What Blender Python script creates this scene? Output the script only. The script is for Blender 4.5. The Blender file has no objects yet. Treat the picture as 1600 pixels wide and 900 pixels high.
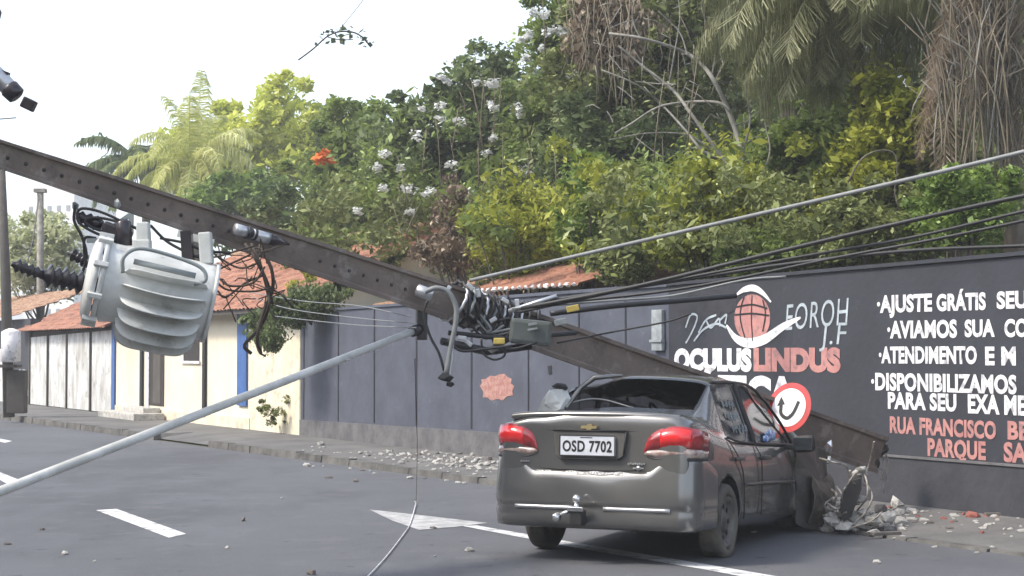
import bpy, bmesh, math, random
import numpy as np
from mathutils import Vector, Matrix, Quaternion
random.seed(7); RNG = np.random.default_rng(7)
SC = bpy.context.scene; COL = SC.collection
R = math.radians; PI = math.pi
F = 2800.0; CAMH = 1.63; TH = math.atan(100.0/F)
# ------------------------------------------------------------------ camera, sky, sun, exposure
cd = bpy.data.cameras.new('camera'); cam = bpy.data.objects.new('camera', cd); COL.objects.link(cam)
cam.location = (0, 0, CAMH); cam.rotation_euler = (PI/2+TH, 0, 0)
cd.sensor_width = 36.0; cd.lens = 36.0*F/1600.0; cd.clip_start = 0.1; cd.clip_end = 3000
SC.camera = cam
SUN_DIR = Vector((-0.62, -0.20, 0.75)).normalized()     # towards the sun
SUN_EL = math.asin(SUN_DIR.z); SUN_AZ = math.atan2(SUN_DIR.x, SUN_DIR.y)
w = bpy.data.worlds.new("World"); SC.world = w; w.use_nodes = True
nt = w.node_tree; bg = nt.nodes['Background']
sky = nt.nodes.new('ShaderNodeTexSky'); sky.sky_type = 'NISHITA'; sky.sun_disc = False
sky.sun_elevation = SUN_EL; sky.sun_rotation = SUN_AZ
sky.air_density = 1.0; sky.dust_density = 2.0; sky.ozone_density = 1.0
hsv = nt.nodes.new('ShaderNodeHueSaturation'); hsv.inputs['Saturation'].default_value = 0.6
nt.links.new(sky.outputs[0], hsv.inputs['Color']); nt.links.new(hsv.outputs[0], bg.inputs[0])
bg.inputs[1].default_value = 0.15
sd = bpy.data.lights.new('sun', 'SUN'); sd.energy = 1.5; sd.angle = R(10); sd.color = (1, 0.93, 0.80)
sun = bpy.data.objects.new('sun', sd); COL.objects.link(sun)
sun.rotation_euler = SUN_DIR.to_track_quat('Z', 'Y').to_euler()
SC.view_settings.view_transform = 'Standard'; SC.view_settings.look = 'None'
SC.view_settings.gamma = 1; SC.view_settings.use_curve_mapping = False
SC.view_settings.exposure = 1.42
SC.cycles.max_bounces = 5; SC.cycles.transparent_max_bounces = 8
SC.cycles.use_denoising = True
try: SC.cycles.sample_clamp_indirect = 4
except Exception: pass
# ------------------------------------------------------------------ pixel rays (1600x900 measurements of the photograph)
def ray(px, py):
    u = (px-800)/F; v = (450-py)/F
    return Vector((u, math.cos(TH)-v*math.sin(TH), math.sin(TH)+v*math.cos(TH)))
def P(px, py, D):
    r = ray(px, py); return Vector((0, 0, CAMH))+r*(D/r.y)
def G(px, py, z=0.0):
    r = ray(px, py); return Vector((0, 0, CAMH))+r*((z-CAMH)/r.z)
# ------------------------------------------------------------------ materials
def mat(name, col, rough=0.7, metal=0.0, var=0.25, scale=3.0, col2=None, bump=0.0, bscale=30.0, spec=0.5, coat=0.0, detail=6, stretch=None, lo=0.35, hi=0.65):
    m = bpy.data.materials.new(name); m.use_nodes = True; n = m.node_tree; b = n.nodes['Principled BSDF']
    b.inputs['Roughness'].default_value = rough; b.inputs['Metallic'].default_value = metal
    b.inputs['Specular IOR Level'].default_value = spec
    if coat: b.inputs['Coat Weight'].default_value = coat; b.inputs['Coat Roughness'].default_value = 0.08
    tc = n.nodes.new('ShaderNodeTexCoord'); src = tc.outputs['Object']
    if stretch:
        mp = n.nodes.new('ShaderNodeMapping'); mp.inputs['Scale'].default_value = stretch
        n.links.new(src, mp.inputs[0]); src = mp.outputs[0]
    nz = n.nodes.new('ShaderNodeTexNoise'); nz.inputs['Scale'].default_value = scale; nz.inputs['Detail'].default_value = detail
    nz.inputs['Roughness'].default_value = 0.62
    n.links.new(src, nz.inputs['Vector'])
    rp = n.nodes.new('ShaderNodeValToRGB'); rp.color_ramp.elements[0].position = lo; rp.color_ramp.elements[1].position = hi
    if col2 is None: col2 = tuple(c*(1-var) for c in col)
    rp.color_ramp.elements[0].color = (*col2, 1); rp.color_ramp.elements[1].color = (*col, 1)
    n.links.new(nz.outputs['Fac'], rp.inputs[0]); n.links.new(rp.outputs[0], b.inputs['Base Color'])
    if bump:
        n2 = n.nodes.new('ShaderNodeTexNoise'); n2.inputs['Scale'].default_value = bscale; n2.inputs['Detail'].default_value = 4
        n.links.new(src, n2.inputs['Vector'])
        bp = n.nodes.new('ShaderNodeBump'); bp.inputs['Strength'].default_value = bump; bp.inputs['Distance'].default_value = 0.02
        n.links.new(n2.outputs['Fac'], bp.inputs['Height']); n.links.new(bp.outputs[0], b.inputs['Normal'])
    m['out'] = 'rp'
    return m
def leafmat(name, dark, light, trans=0.35):
    m = bpy.data.materials.new(name); m.use_nodes = True; n = m.node_tree; b = n.nodes['Principled BSDF']
    b.inputs['Roughness'].default_value = 0.55; b.inputs['Specular IOR Level'].default_value = 0.3
    at = n.nodes.new('ShaderNodeAttribute'); at.attribute_name = 'var'
    rp = n.nodes.new('ShaderNodeValToRGB'); rp.color_ramp.elements[0].color = (*dark, 1); rp.color_ramp.elements[1].color = (*light, 1); rp.color_ramp.elements[1].position = .90
    e = rp.color_ramp.elements.new(.97); e.color = (*[min(.8, c*1.5+.12) for c in light], 1)  # extra pale stop paints bright highlights on scattered leaves
    n.links.new(at.outputs['Fac'], rp.inputs[0]); n.links.new(rp.outputs[0], b.inputs['Base Color'])
    tr = n.nodes.new('ShaderNodeBsdfTranslucent'); mx = n.nodes.new('ShaderNodeMixShader'); mx.inputs[0].default_value = trans
    n.links.new(rp.outputs[0], tr.inputs[0]); n.links.new(b.outputs[0], mx.inputs[1]); n.links.new(tr.outputs[0], mx.inputs[2])
    n.links.new(mx.outputs[0], n.nodes['Material Output'].inputs[0])
    return m
def glassmat(name, tint=(0.06, 0.07, 0.08), alpha=0.75):
    m = bpy.data.materials.new(name); m.use_nodes = True; n = m.node_tree; b = n.nodes['Principled BSDF']
    b.inputs['Base Color'].default_value = (*tint, 1); b.inputs['Roughness'].default_value = 0.08
    b.inputs['Alpha'].default_value = alpha; b.inputs['Specular IOR Level'].default_value = 0.7
    return m
MT = {}
MT['asphalt'] = mat('asphalt', (0.098, 0.101, 0.112), 0.8, var=0.18, scale=0.5, bump=0.35, bscale=90, detail=9)
MT['pave'] = mat('pavement', (0.145, 0.140, 0.135), 0.9, scale=1.1, col2=(0.088, 0.086, 0.084), bump=0.6, bscale=25, detail=9)
MT['kerb'] = mat('kerb', (0.15, 0.145, 0.135), 0.9, scale=2.5, col2=(0.05, 0.048, 0.045), bump=0.6, bscale=18)
MT['soil'] = mat('soil', (0.11, 0.085, 0.055), 0.95, scale=1.0, col2=(0.05, 0.06, 0.03), bump=0.5)
MT['roadpaint'] = mat('road_paint', (0.62, 0.62, 0.62), 0.7, scale=6, col2=(0.40, 0.40, 0.41), lo=0.3, hi=0.5)
MT['wornpaint'] = mat('worn_road_paint', (0.46, 0.455, 0.45), 0.75, scale=7, col2=(0.26, 0.26, 0.26), lo=0.38, hi=0.62)
MT['navy'] = mat('dark_wall_paint', (0.034, 0.037, 0.048), 0.8, scale=1.1, col2=(0.024, 0.026, 0.034), bump=0.25, bscale=12, detail=8)
MT['navyband'] = mat('wall_base_paint', (0.048, 0.050, 0.060), 0.85, scale=2.2, col2=(0.032, 0.033, 0.040), bump=0.5, bscale=9, detail=8)
MT['greywall'] = mat('grey_wall_paint', (0.082, 0.091, 0.120), 0.75, scale=1.6, col2=(0.056, 0.062, 0.083), bump=0.3, bscale=10, detail=8)
MT['dado'] = mat('wall_dado', (0.15, 0.147, 0.15), 0.9, scale=3.2, col2=(0.085, 0.083, 0.088), bump=0.6, bscale=10, detail=8)
MT['seam'] = mat('wall_seam', (0.035, 0.037, 0.048), 0.8, scale=6)
MT['white'] = mat('white_paint', (0.82, 0.81, 0.82), 0.65, scale=5, col2=(0.60, 0.59, 0.61))
MT['chalk'] = mat('chalk_grey_paint', (0.33, 0.36, 0.37), 0.7, scale=10, col2=(0.20, 0.22, 0.23))
MT['salmon'] = mat('salmon_paint', (0.50, 0.235, 0.21), 0.7, scale=5, col2=(0.36, 0.16, 0.15))
MT['cream'] = mat('cream_plaster', (0.78, 0.71, 0.56), 0.8, scale=0.8, col2=(0.68, 0.61, 0.47), bump=0.2, detail=8)
MT['cream2'] = mat('cream_plaster_dirty', (0.74, 0.67, 0.51), 0.85, scale=1.6, col2=(0.56, 0.50, 0.38), bump=0.3, detail=8, lo=0.3, hi=0.55)
MT['blue'] = mat('blue_paint', (0.05, 0.13, 0.36), 0.6, scale=4)
MT['doorbrown'] = mat('dark_opening', (0.030, 0.022, 0.020), 0.7, scale=4)
MT['tin'] = mat('weathered_tin', (0.68, 0.70, 0.70), 0.8, scale=1.5, col2=(0.36, 0.34, 0.31), detail=9, stretch=(1.6, 1.6, 0.6), bump=0.2)
MT['tile'] = mat('clay_tile', (0.40, 0.19, 0.12), 0.85, scale=3.6, col2=(0.17, 0.075, 0.05), bump=0.4, bscale=14)
MT['tilelite'] = mat('clay_tile_pale', (0.40, 0.27, 0.17), 0.85, scale=3.6, col2=(0.20, 0.09, 0.06), bump=0.4, bscale=14)
MT['concrete'] = mat('pole_concrete', (0.215, 0.172, 0.145), 0.85, scale=1.8, col2=(0.13, 0.105, 0.090), bump=0.3, bscale=28, detail=9, stretch=(1, 1, 1))
MT['concdark'] = mat('pole_concrete_dark', (0.052, 0.048, 0.046), 0.9, scale=5)
MT['rubble'] = mat('rubble_concrete', (0.56, 0.54, 0.50), 0.9, scale=9, col2=(0.30, 0.29, 0.27), bump=0.5)
MT['rubbledark'] = mat('rubble_dark', (0.17, 0.15, 0.135), 0.9, scale=9, bump=0.5)
MT['rubblered'] = mat('rubble_brick', (0.33, 0.11, 0.085), 0.9, scale=9, bump=0.5)
MT['rebar'] = mat('pale_steel_bar', (0.40, 0.37, 0.33), 0.65, metal=0.1, scale=14, col2=(0.16, 0.13, 0.11))
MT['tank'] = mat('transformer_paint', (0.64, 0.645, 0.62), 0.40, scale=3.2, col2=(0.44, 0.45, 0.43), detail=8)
MT['tankdark'] = mat('transformer_dark_paint', (0.26, 0.29, 0.29), 0.5, scale=4)  # darker grey for the fin header, bracket and terminals
MT['porcelain'] = mat('dark_porcelain', (0.035, 0.030, 0.035), 0.25, scale=5)
MT['blackrub'] = mat('black_rubber', (0.018, 0.018, 0.020), 0.55, scale=5)
MT['greycable'] = mat('grey_cable', (0.21, 0.22, 0.22), 0.5, scale=8)
MT['alu'] = mat('aluminium', (0.60, 0.61, 0.62), 0.35, metal=0.7, scale=8, col2=(0.42, 0.42, 0.44))
MT['galv'] = mat('galvanised_pipe', (0.64, 0.64, 0.61), 0.5, metal=0.15, scale=5, col2=(0.46, 0.46, 0.43))
MT['greybox'] = mat('grey_green_box', (0.10, 0.115, 0.11), 0.6, scale=6)
MT['yellowtag'] = mat('yellow_tag', (0.55, 0.42, 0.10), 0.6, scale=8)
MT['vine'] = mat('dark_vine', (0.055, 0.040, 0.030), 0.8, scale=10)
MT['bark'] = mat('bark', (0.16, 0.135, 0.11), 0.9, scale=6, col2=(0.06, 0.05, 0.042), bump=0.5, stretch=(1, 1, 0.3))
MT['greybark'] = mat('grey_bark', (0.30, 0.285, 0.25), 0.85, scale=6, col2=(0.15, 0.14, 0.12), bump=0.3)
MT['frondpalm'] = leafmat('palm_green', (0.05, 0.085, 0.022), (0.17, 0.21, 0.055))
MT['frondlite'] = leafmat('palm_sunny', (0.26, 0.31, 0.06), (0.60, 0.60, 0.22), 0.48)  # pale yellow fronds, sunlight mixed into their colour
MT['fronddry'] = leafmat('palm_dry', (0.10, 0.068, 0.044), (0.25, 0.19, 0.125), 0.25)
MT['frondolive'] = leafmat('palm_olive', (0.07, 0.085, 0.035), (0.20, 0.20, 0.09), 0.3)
MT['lf_bright'] = leafmat('leaf_bright', (0.36, 0.42, 0.05), (0.72, 0.74, 0.16), 0.5)  # light yellow-green puts sunlight into the leaf colour
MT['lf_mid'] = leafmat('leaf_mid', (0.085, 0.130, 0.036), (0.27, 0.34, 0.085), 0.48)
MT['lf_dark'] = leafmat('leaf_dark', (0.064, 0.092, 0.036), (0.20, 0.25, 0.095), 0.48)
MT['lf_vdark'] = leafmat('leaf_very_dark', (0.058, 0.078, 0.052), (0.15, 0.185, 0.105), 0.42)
MT['lf_yellow'] = leafmat('leaf_yellow_green', (0.13, 0.16, 0.025), (0.42, 0.43, 0.06), 0.48)  # own yellow-green, with sun dapples lightened into the colour
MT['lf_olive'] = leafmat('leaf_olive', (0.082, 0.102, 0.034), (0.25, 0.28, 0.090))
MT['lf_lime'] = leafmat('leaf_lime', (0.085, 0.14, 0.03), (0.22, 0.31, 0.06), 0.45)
MT['lf_pale'] = leafmat('leaf_pale', (0.34, 0.38, 0.20), (0.60, 0.62, 0.38), 0.5)  # washed-out leaf colour with the distance haze painted in
MT['flw_white'] = leafmat('flower_white', (0.55, 0.57, 0.55), (0.85, 0.85, 0.83), 0.3)
MT['flw_orange'] = leafmat('flower_orange', (0.50, 0.10, 0.02), (0.75, 0.22, 0.04), 0.3)
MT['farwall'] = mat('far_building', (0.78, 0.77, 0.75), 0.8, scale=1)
MT['farwin'] = mat('far_window', (0.22, 0.24, 0.26), 0.5, scale=1)
MT['wood'] = mat('old_post', (0.085, 0.075, 0.066), 0.9, scale=4, bump=0.3)
MT['carpaint'] = mat('car_paint', (0.190, 0.187, 0.182), 0.26, metal=0.6, scale=2.0, col2=(0.158, 0.155, 0.150), coat=0.7, detail=8)
MT['cardirty'] = mat('car_paint_dirty', (0.14, 0.133, 0.122), 0.45, metal=0.3, scale=3.0, col2=(0.08, 0.077, 0.072), coat=0.2, detail=9)
MT['blackplastic'] = mat('black_plastic', (0.022, 0.022, 0.024), 0.5, scale=5)
MT['interior'] = mat('car_interior', (0.028, 0.027, 0.030), 0.85, scale=5)
MT['seatfab'] = mat('seat_fabric', (0.085, 0.085, 0.10), 0.9, scale=8)
MT['tyre'] = mat('tyre', (0.040, 0.038, 0.036), 0.85, scale=6, col2=(0.09, 0.08, 0.07), bump=0.4)
MT['mudtyre'] = mat('muddy_tyre', (0.15, 0.135, 0.11), 0.9, scale=4, col2=(0.055, 0.05, 0.044), bump=0.4)
MT['rim'] = mat('steel_rim', (0.20, 0.19, 0.17), 0.6, metal=0.3, scale=8, col2=(0.08, 0.075, 0.07))
MT['lampred'] = mat('tail_lamp_red', (0.36, 0.030, 0.034), 0.15, scale=14, col2=(0.20, 0.014, 0.018), coat=0.8)
MT['lampbright'] = mat('tail_lamp_centre', (0.80, 0.03, 0.03), 0.15, scale=14, col2=(0.65, 0.015, 0.02), coat=0.8)
MT['lampclear'] = mat('tail_lamp_clear', (0.46, 0.38, 0.34), 0.12, scale=16, col2=(0.20, 0.11, 0.09), coat=0.8)
MT['plate'] = mat('number_plate', (0.60, 0.62, 0.66), 0.45, scale=12, col2=(0.50, 0.52, 0.56))
MT['chrome'] = mat('chrome', (0.75, 0.75, 0.75), 0.18, metal=0.9, scale=8)
MT['gold'] = mat('badge_gold', (0.70, 0.58, 0.30), 0.3, metal=0.7, scale=8)
MT['signred'] = mat('sign_red', (0.50, 0.035, 0.035), 0.5, scale=6)
MT['glass'] = glassmat('car_glass', tint=(0.03, 0.035, 0.04), alpha=0.82)
MT['graff'] = mat('graffiti_paint', (0.46, 0.52, 0.56), 0.7, scale=10, col2=(0.28, 0.32, 0.35))
MT['patch'] = mat('faded_patch', (0.42, 0.24, 0.20), 0.8, scale=14, col2=(0.30, 0.13, 0.11), lo=.4, hi=.6)
MT['mudflap'] = mat('crumpled_panel', (0.16, 0.145, 0.12), 0.55, metal=0.1, scale=5, col2=(0.06, 0.055, 0.05), bump=0.5)
MT['bluewhite'] = mat('blue_white_mottle', (0.50, 0.62, 0.85), 0.4, scale=22, col2=(0.07, 0.14, 0.34), lo=0.42, hi=0.55)  # mottled blue and white for the front door window
MT['trimdark'] = mat('seam_dark', (0.008, 0.008, 0.009), 0.6, scale=5)
MT['smear'] = mat('black_smear', (0.036, 0.036, 0.046), 0.8, scale=5, col2=(0.018, 0.018, 0.022))
MT['drytwig'] = mat('dry_twig', (0.23, 0.19, 0.135), 0.85, scale=4, col2=(0.12, 0.10, 0.065))
MT['scrape'] = mat('scraped_paint', (0.52, 0.53, 0.55), 0.5, scale=60, col2=(0.16, 0.155, 0.15), lo=0.45, hi=0.6)

def layer(m, scale, lo, hi, col, stretch=None, amt=1.0, vor=False):
    # lays a second, sharper-edged colour (stains, cracks, chips) over a material's base colour
    n = m.node_tree; b = n.nodes['Principled BSDF']; src = b.inputs['Base Color'].links[0].from_socket
    tc = n.nodes.new('ShaderNodeTexCoord'); mp = n.nodes.new('ShaderNodeMapping'); mp.inputs['Scale'].default_value = stretch or (1, 1, 1)
    n.links.new(tc.outputs['Object'], mp.inputs[0])
    if vor:
        nz = n.nodes.new('ShaderNodeTexNoise'); nz.inputs['Scale'].default_value = scale*1.7; nz.inputs['Detail'].default_value = 5
        n.links.new(mp.outputs[0], nz.inputs['Vector'])
        ad = n.nodes.new('ShaderNodeMix'); ad.data_type = 'RGBA'; ad.blend_type = 'LINEAR_LIGHT'; ad.inputs[0].default_value = .25
        n.links.new(mp.outputs[0], ad.inputs[6]); n.links.new(nz.outputs['Color'], ad.inputs[7])
        t = n.nodes.new('ShaderNodeTexVoronoi'); t.feature = 'DISTANCE_TO_EDGE'; t.inputs['Scale'].default_value = scale; n.links.new(ad.outputs[2], t.inputs['Vector']); o = t.outputs['Distance']
    else:
        t = n.nodes.new('ShaderNodeTexNoise'); t.inputs['Scale'].default_value = scale; t.inputs['Detail'].default_value = 8; t.inputs['Roughness'].default_value = .65
        n.links.new(mp.outputs[0], t.inputs['Vector']); o = t.outputs['Fac']
    r = n.nodes.new('ShaderNodeMapRange'); r.inputs[1].default_value = lo; r.inputs[2].default_value = hi; r.inputs[3].default_value = 0; r.inputs[4].default_value = amt
    n.links.new(o, r.inputs[0]); mx = n.nodes.new('ShaderNodeMix'); mx.data_type = 'RGBA'; n.links.new(r.outputs[0], mx.inputs[0]); n.links.new(src, mx.inputs[6]); mx.inputs[7].default_value = (*col, 1)
    n.links.new(mx.outputs[2], b.inputs['Base Color'])
layer(MT['asphalt'], 60, .50, .72, (0.17, 0.17, 0.175), amt=.55)
layer(MT['asphalt'], .30, .50, .60, (0.052, 0.052, 0.057), stretch=(1, .45, 1), amt=.55)
layer(MT['asphalt'], 2.2, .55, .66, (0.135, 0.135, 0.138), amt=.45)
layer(MT['asphalt'], 3.4, .62, .67, (0.025, 0.025, 0.027), amt=.6)
layer(MT['concrete'], 5, .55, .64, (0.30, 0.27, 0.24), amt=.55)
layer(MT['concrete'], 2.6, .55, .62, (0.07, 0.06, 0.055), amt=.5)
layer(MT['navy'], 4, .62, .74, (0.09, 0.09, 0.10), amt=.5)
layer(MT['navy'], 1.6, .60, .80, (0.08, 0.077, 0.078), stretch=(1, 1, .35), amt=.5)
layer(MT['greywall'], 5, .60, .72, (0.16, 0.16, 0.19), amt=.5)
layer(MT['greywall'], 2, .58, .78, (0.075, 0.075, 0.09), stretch=(2, 2, .3), amt=.6)
layer(MT['carpaint'], 3.5, .56, .78, (0.16, 0.15, 0.135), amt=.4)
layer(MT['tank'], 7, .55, .66, (0.20, 0.17, 0.14), stretch=(1, 1, .5), amt=.45)
layer(MT['white'], 9, .54, .62, (0.22, 0.22, 0.25), amt=.6)
layer(MT['salmon'], 9, .54, .62, (0.16, 0.12, 0.13), amt=.6)
layer(MT['roadpaint'], 7, .53, .60, (0.16, 0.16, 0.165), amt=.75)
layer(MT['cream'], 2.2, .60, .75, (0.50, 0.42, 0.28), stretch=(1.5, 1.5, .4), amt=.5)
layer(MT['cream2'], 3, .52, .62, (0.34, 0.30, 0.22), amt=.5)
layer(MT['tin'], 3, .56, .66, (0.20, 0.17, 0.15), amt=.6)
# ------------------------------------------------------------------ object helpers
def tag(o, label=None, cat=None, group=None, kind=None):
    if label: o['label'] = label
    if cat: o['category'] = cat
    if group: o['group'] = group
    if kind: o['kind'] = kind
    return o
def thing(name, label, cat, loc=(0, 0, 0), rotz=0.0, group=None, scale=1.0):
    o = bpy.data.objects.new(name, None); COL.objects.link(o); o.empty_display_size = 0.2
    o.location = loc; o.rotation_euler = (0, 0, rotz); o.scale = (scale,)*3
    return tag(o, label, cat, group)
def link(name, me, parent=None, world=False):
    o = bpy.data.objects.new(name, me); COL.objects.link(o)
    if parent is not None:
        o.parent = parent
        if world:
            pm = parent
            M = Matrix.LocRotScale(pm.location, pm.rotation_euler, pm.scale)
            o.matrix_parent_inverse = M.inverted()
    return o
class MB:
    def __init__(s): s.v = []; s.f = []; s.mi = []; s.sm = []
    def add(s, vs, fs, mi=0, smooth=False):
        b = len(s.v); s.v += [tuple(p) for p in vs]
        for f in fs: s.f.append([b+i for i in f]); s.mi.append(mi); s.sm.append(smooth)
        return s
    def box(s, c, size, rot=None, mi=0, bev=0.0, taper=1.0):
        x, y, z = (k/2 for k in size); c = Vector(c)
        if bev > 0:
            bm = bmesh.new(); bmesh.ops.create_cube(bm, size=1.0)
            for v in bm.verts: v.co = Vector((v.co.x*2*x, v.co.y*2*y, v.co.z*2*z))
            bmesh.ops.bevel(bm, geom=bm.edges[:], offset=bev, segments=2, affect='EDGES', profile=0.6)
            bm.verts.ensure_lookup_table()
            pts = [v.co.copy() for v in bm.verts]; fs = [[v.index for v in f.verts] for f in bm.faces]; bm.free()
        else:
            pts = [Vector((a*x, b*y, d*z)) for a in (-1, 1) for b in (-1, 1) for d in (-1, 1)]
            fs = [[0, 1, 3, 2], [4, 6, 7, 5], [0, 4, 5, 1], [2, 3, 7, 6], [0, 2, 6, 4], [1, 5, 7, 3]]
        if taper != 1.0:
            for p in pts:
                k = 1+(taper-1)*(p.z/(2*z)+0.5); p.x *= k; p.y *= k
        if rot is not None: pts = [rot @ p for p in pts]
        return s.add([p+c for p in pts], fs, mi)
    def tube(s, pts, r, n=8, mi=0, cap=True, smooth=True):
        pts = [Vector(p) for p in pts]
        rr = r if isinstance(r, (list, tuple)) else [r]*len(pts)
        vs = []; fs = []; up = None
        for i, p in enumerate(pts):
            t = (pts[min(i+1, len(pts)-1)]-pts[max(i-1, 0)])
            if t.length < 1e-9: t = Vector((0, 0, 1))
            t.normalize()
            if up is None:
                up = Vector((0, 0, 1)) if abs(t.z) < 0.9 else Vector((1, 0, 0))
            a = t.cross(up)
            if a.length < 1e-6: a = t.orthogonal()
            a.normalize(); b = a.cross(t).normalized(); up = b
            for k in range(n):
                q = 2*PI*k/n; vs.append(p+(a*math.cos(q)+b*math.sin(q))*rr[i])
        for i in range(len(pts)-1):
            for k in range(n):
                fs.append([i*n+k, i*n+(k+1) % n, (i+1)*n+(k+1) % n, (i+1)*n+k])
        s.add(vs, fs, mi, smooth)
        if cap:
            b = len(s.v)-len(vs)
            s.f.append([b+k for k in range(n)][::-1]); s.mi.append(mi); s.sm.append(False)
            s.f.append([b+(len(pts)-1)*n+k for k in range(n)]); s.mi.append(mi); s.sm.append(False)
        return s
    def lathe(s, prof, origin, axis, n=20, mi=0, smooth=True, squash=1.0):
        axis = Vector(axis).normalized(); a = axis.orthogonal().normalized(); b = axis.cross(a); o = Vector(origin)
        vs = []; fs = []
        for (t, r) in prof:
            for k in range(n):
                q = 2*PI*k/n; vs.append(o+axis*t+(a*math.cos(q)+b*math.sin(q)*squash)*r)
        for i in range(len(prof)-1):
            for k in range(n): fs.append([i*n+k, i*n+(k+1) % n, (i+1)*n+(k+1) % n, (i+1)*n+k])
        fs.append([k for k in range(n)][::-1]); fs.append([(len(prof)-1)*n+k for k in range(n)])
        return s.add(vs, fs, mi, smooth)
    def prism(s, poly, ext, mi=0):       # poly: list of 3d points, ext: vector
        ext = Vector(ext); n = len(poly); vs = [Vector(p) for p in poly]+[Vector(p)+ext for p in poly]
        fs = [list(range(n))[::-1], [n+i for i in range(n)]]+[[i, (i+1) % n, n+(i+1) % n, n+i] for i in range(n)]
        return s.add(vs, fs, mi)
    def rock(s, c, size, mi=0, seed=0):
        rr = random.Random(seed); bm = bmesh.new(); bmesh.ops.create_icosphere(bm, subdivisions=1, radius=1)
        rot = Quaternion((rr.random(), rr.random(), rr.random(), rr.random())).normalized()
        pts = []
        for v in bm.verts:
            q = v.co*(rr.uniform(0.65, 1.1)); q = rot @ q
            pts.append(Vector((q.x*size[0], q.y*size[1], q.z*size[2]))+Vector(c))
        bm.verts.ensure_lookup_table(); fs = [[v.index for v in f.verts] for f in bm.faces]; bm.free()
        return s.add(pts, fs, mi)
    def mesh(s, name, mats):
        me = bpy.data.meshes.new(name); me.from_pydata(s.v, [], s.f)
        for m in (mats if isinstance(mats, (list, tuple)) else [mats]): me.materials.append(m)
        me.polygons.foreach_set('material_index', s.mi); me.polygons.foreach_set('use_smooth', s.sm); me.update()
        bm = bmesh.new(); bm.from_mesh(me); bmesh.ops.recalc_face_normals(bm, faces=bm.faces[:]); bm.to_mesh(me); bm.free()
        return me
    def build(s, name, mats, parent=None, world=False):
        return link(name, s.mesh(name, mats), parent, world)
def curve_pts(pts, n=24):       # Catmull-Rom through pts
    pts = [Vector(p) for p in pts]; q = [pts[0]*2-pts[1]]+pts+[pts[-1]*2-pts[-2]]; out = []
    m = len(pts)-1; per = max(2, n//m)
    for i in range(m):
        a, b, c, d = q[i:i+4]
        for k in range(per):
            t = k/per
            out.append(0.5*((2*b)+(c-a)*t+(2*a-5*b+4*c-d)*t*t+(3*b-a-3*c+d)*t**3))
    out.append(pts[-1]); return out
def copy_tree(o, parent=None):
    c = o.copy(); COL.objects.link(c)
    if parent: c.parent = parent
    for ch in list(o.children): copy_tree(ch, c)
    return c
def text_mesh(s, weight=0.0, shear=0.0, spacing=1.0, extrude=0.0):
    cu = bpy.data.curves.new('lettering', 'FONT'); cu.body = s; cu.size = 1.0; cu.offset = weight; cu.extrude = extrude
    cu.shear = shear; cu.space_character = spacing; cu.resolution_u = 4
    o = bpy.data.objects.new('lettering', cu); COL.objects.link(o)
    dg = bpy.context.evaluated_depsgraph_get(); dg.update()
    me = bpy.data.meshes.new_from_object(o.evaluated_get(dg)); bpy.data.objects.remove(o)
    return me
def fit_text(me, x0, x1, z0, z1, y, roll=0.0, capbox=None):
    co = np.empty(len(me.vertices)*3); me.vertices.foreach_get('co', co); co = co.reshape(-1, 3)
    mn = co.min(0); mx = co.max(0)
    lo_y, hi_y = capbox if capbox else (mn[1], mx[1])
    X = (co[:, 0]-mn[0])/(mx[0]-mn[0]); Z = (co[:, 1]-lo_y)/(hi_y-lo_y)
    out = np.empty_like(co); out[:, 0] = x0+X*(x1-x0); out[:, 2] = z0+Z*(z1-z0)+roll*X; out[:, 1] = y-(co[:, 2]-mn[2])*0.004
    me.vertices.foreach_set('co', out.ravel()); me.update(); return me
# ------------------------------------------------------------------ frames of the street
WA = G(470, 680, .12); WB = G(1500, 797, .12); WD = (WB-WA).normalized(); WROT = math.atan2(WD.y, WD.x)
WN = Vector((WD.y, -WD.x, 0))            # out of the wall towards the road
if WN.y > 0: WN = -WN
def WU(px, py, off=0.0):                # pixel -> (u, z) on the wall plane, off metres in front of it
    r = ray(px, py); o = Vector((0, 0, CAMH)); t = ((WA+WN*off)-o).dot(WN)/r.dot(WN); q = o+r*t
    return (q-WA).dot(WD), q.z
def WP(u, y, z): return Vector((WA.x, WA.y, 0))+WD*u-WN*y+Vector((0, 0, z))   # wall-frame coords (y behind the wall)
WO = (WA.x, WA.y, 0.0)
KA = Vector((-12.4, 43.5, 0)); KB = Vector((4.1, 14.3, 0)); KD = (KB-KA).normalized(); KN = Vector((KD.y, -KD.x, 0))
if KN.y > 0: KN = -KN                    # towards the road
def KP(u, y, z=0): return KA+KD*u+KN*y+Vector((0, 0, z))
def KU(px, py):
    q = G(px, py, 0); return (q-KA).dot(KD)
def sheet(name, poly, z, m, kind='structure'):
    me = bpy.data.meshes.new(name); me.from_pydata([(p[0], p[1], z) for p in poly], [], [list(range(len(poly)))]); me.materials.append(m)
    o = link(name, me); o['kind'] = kind; return o
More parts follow.
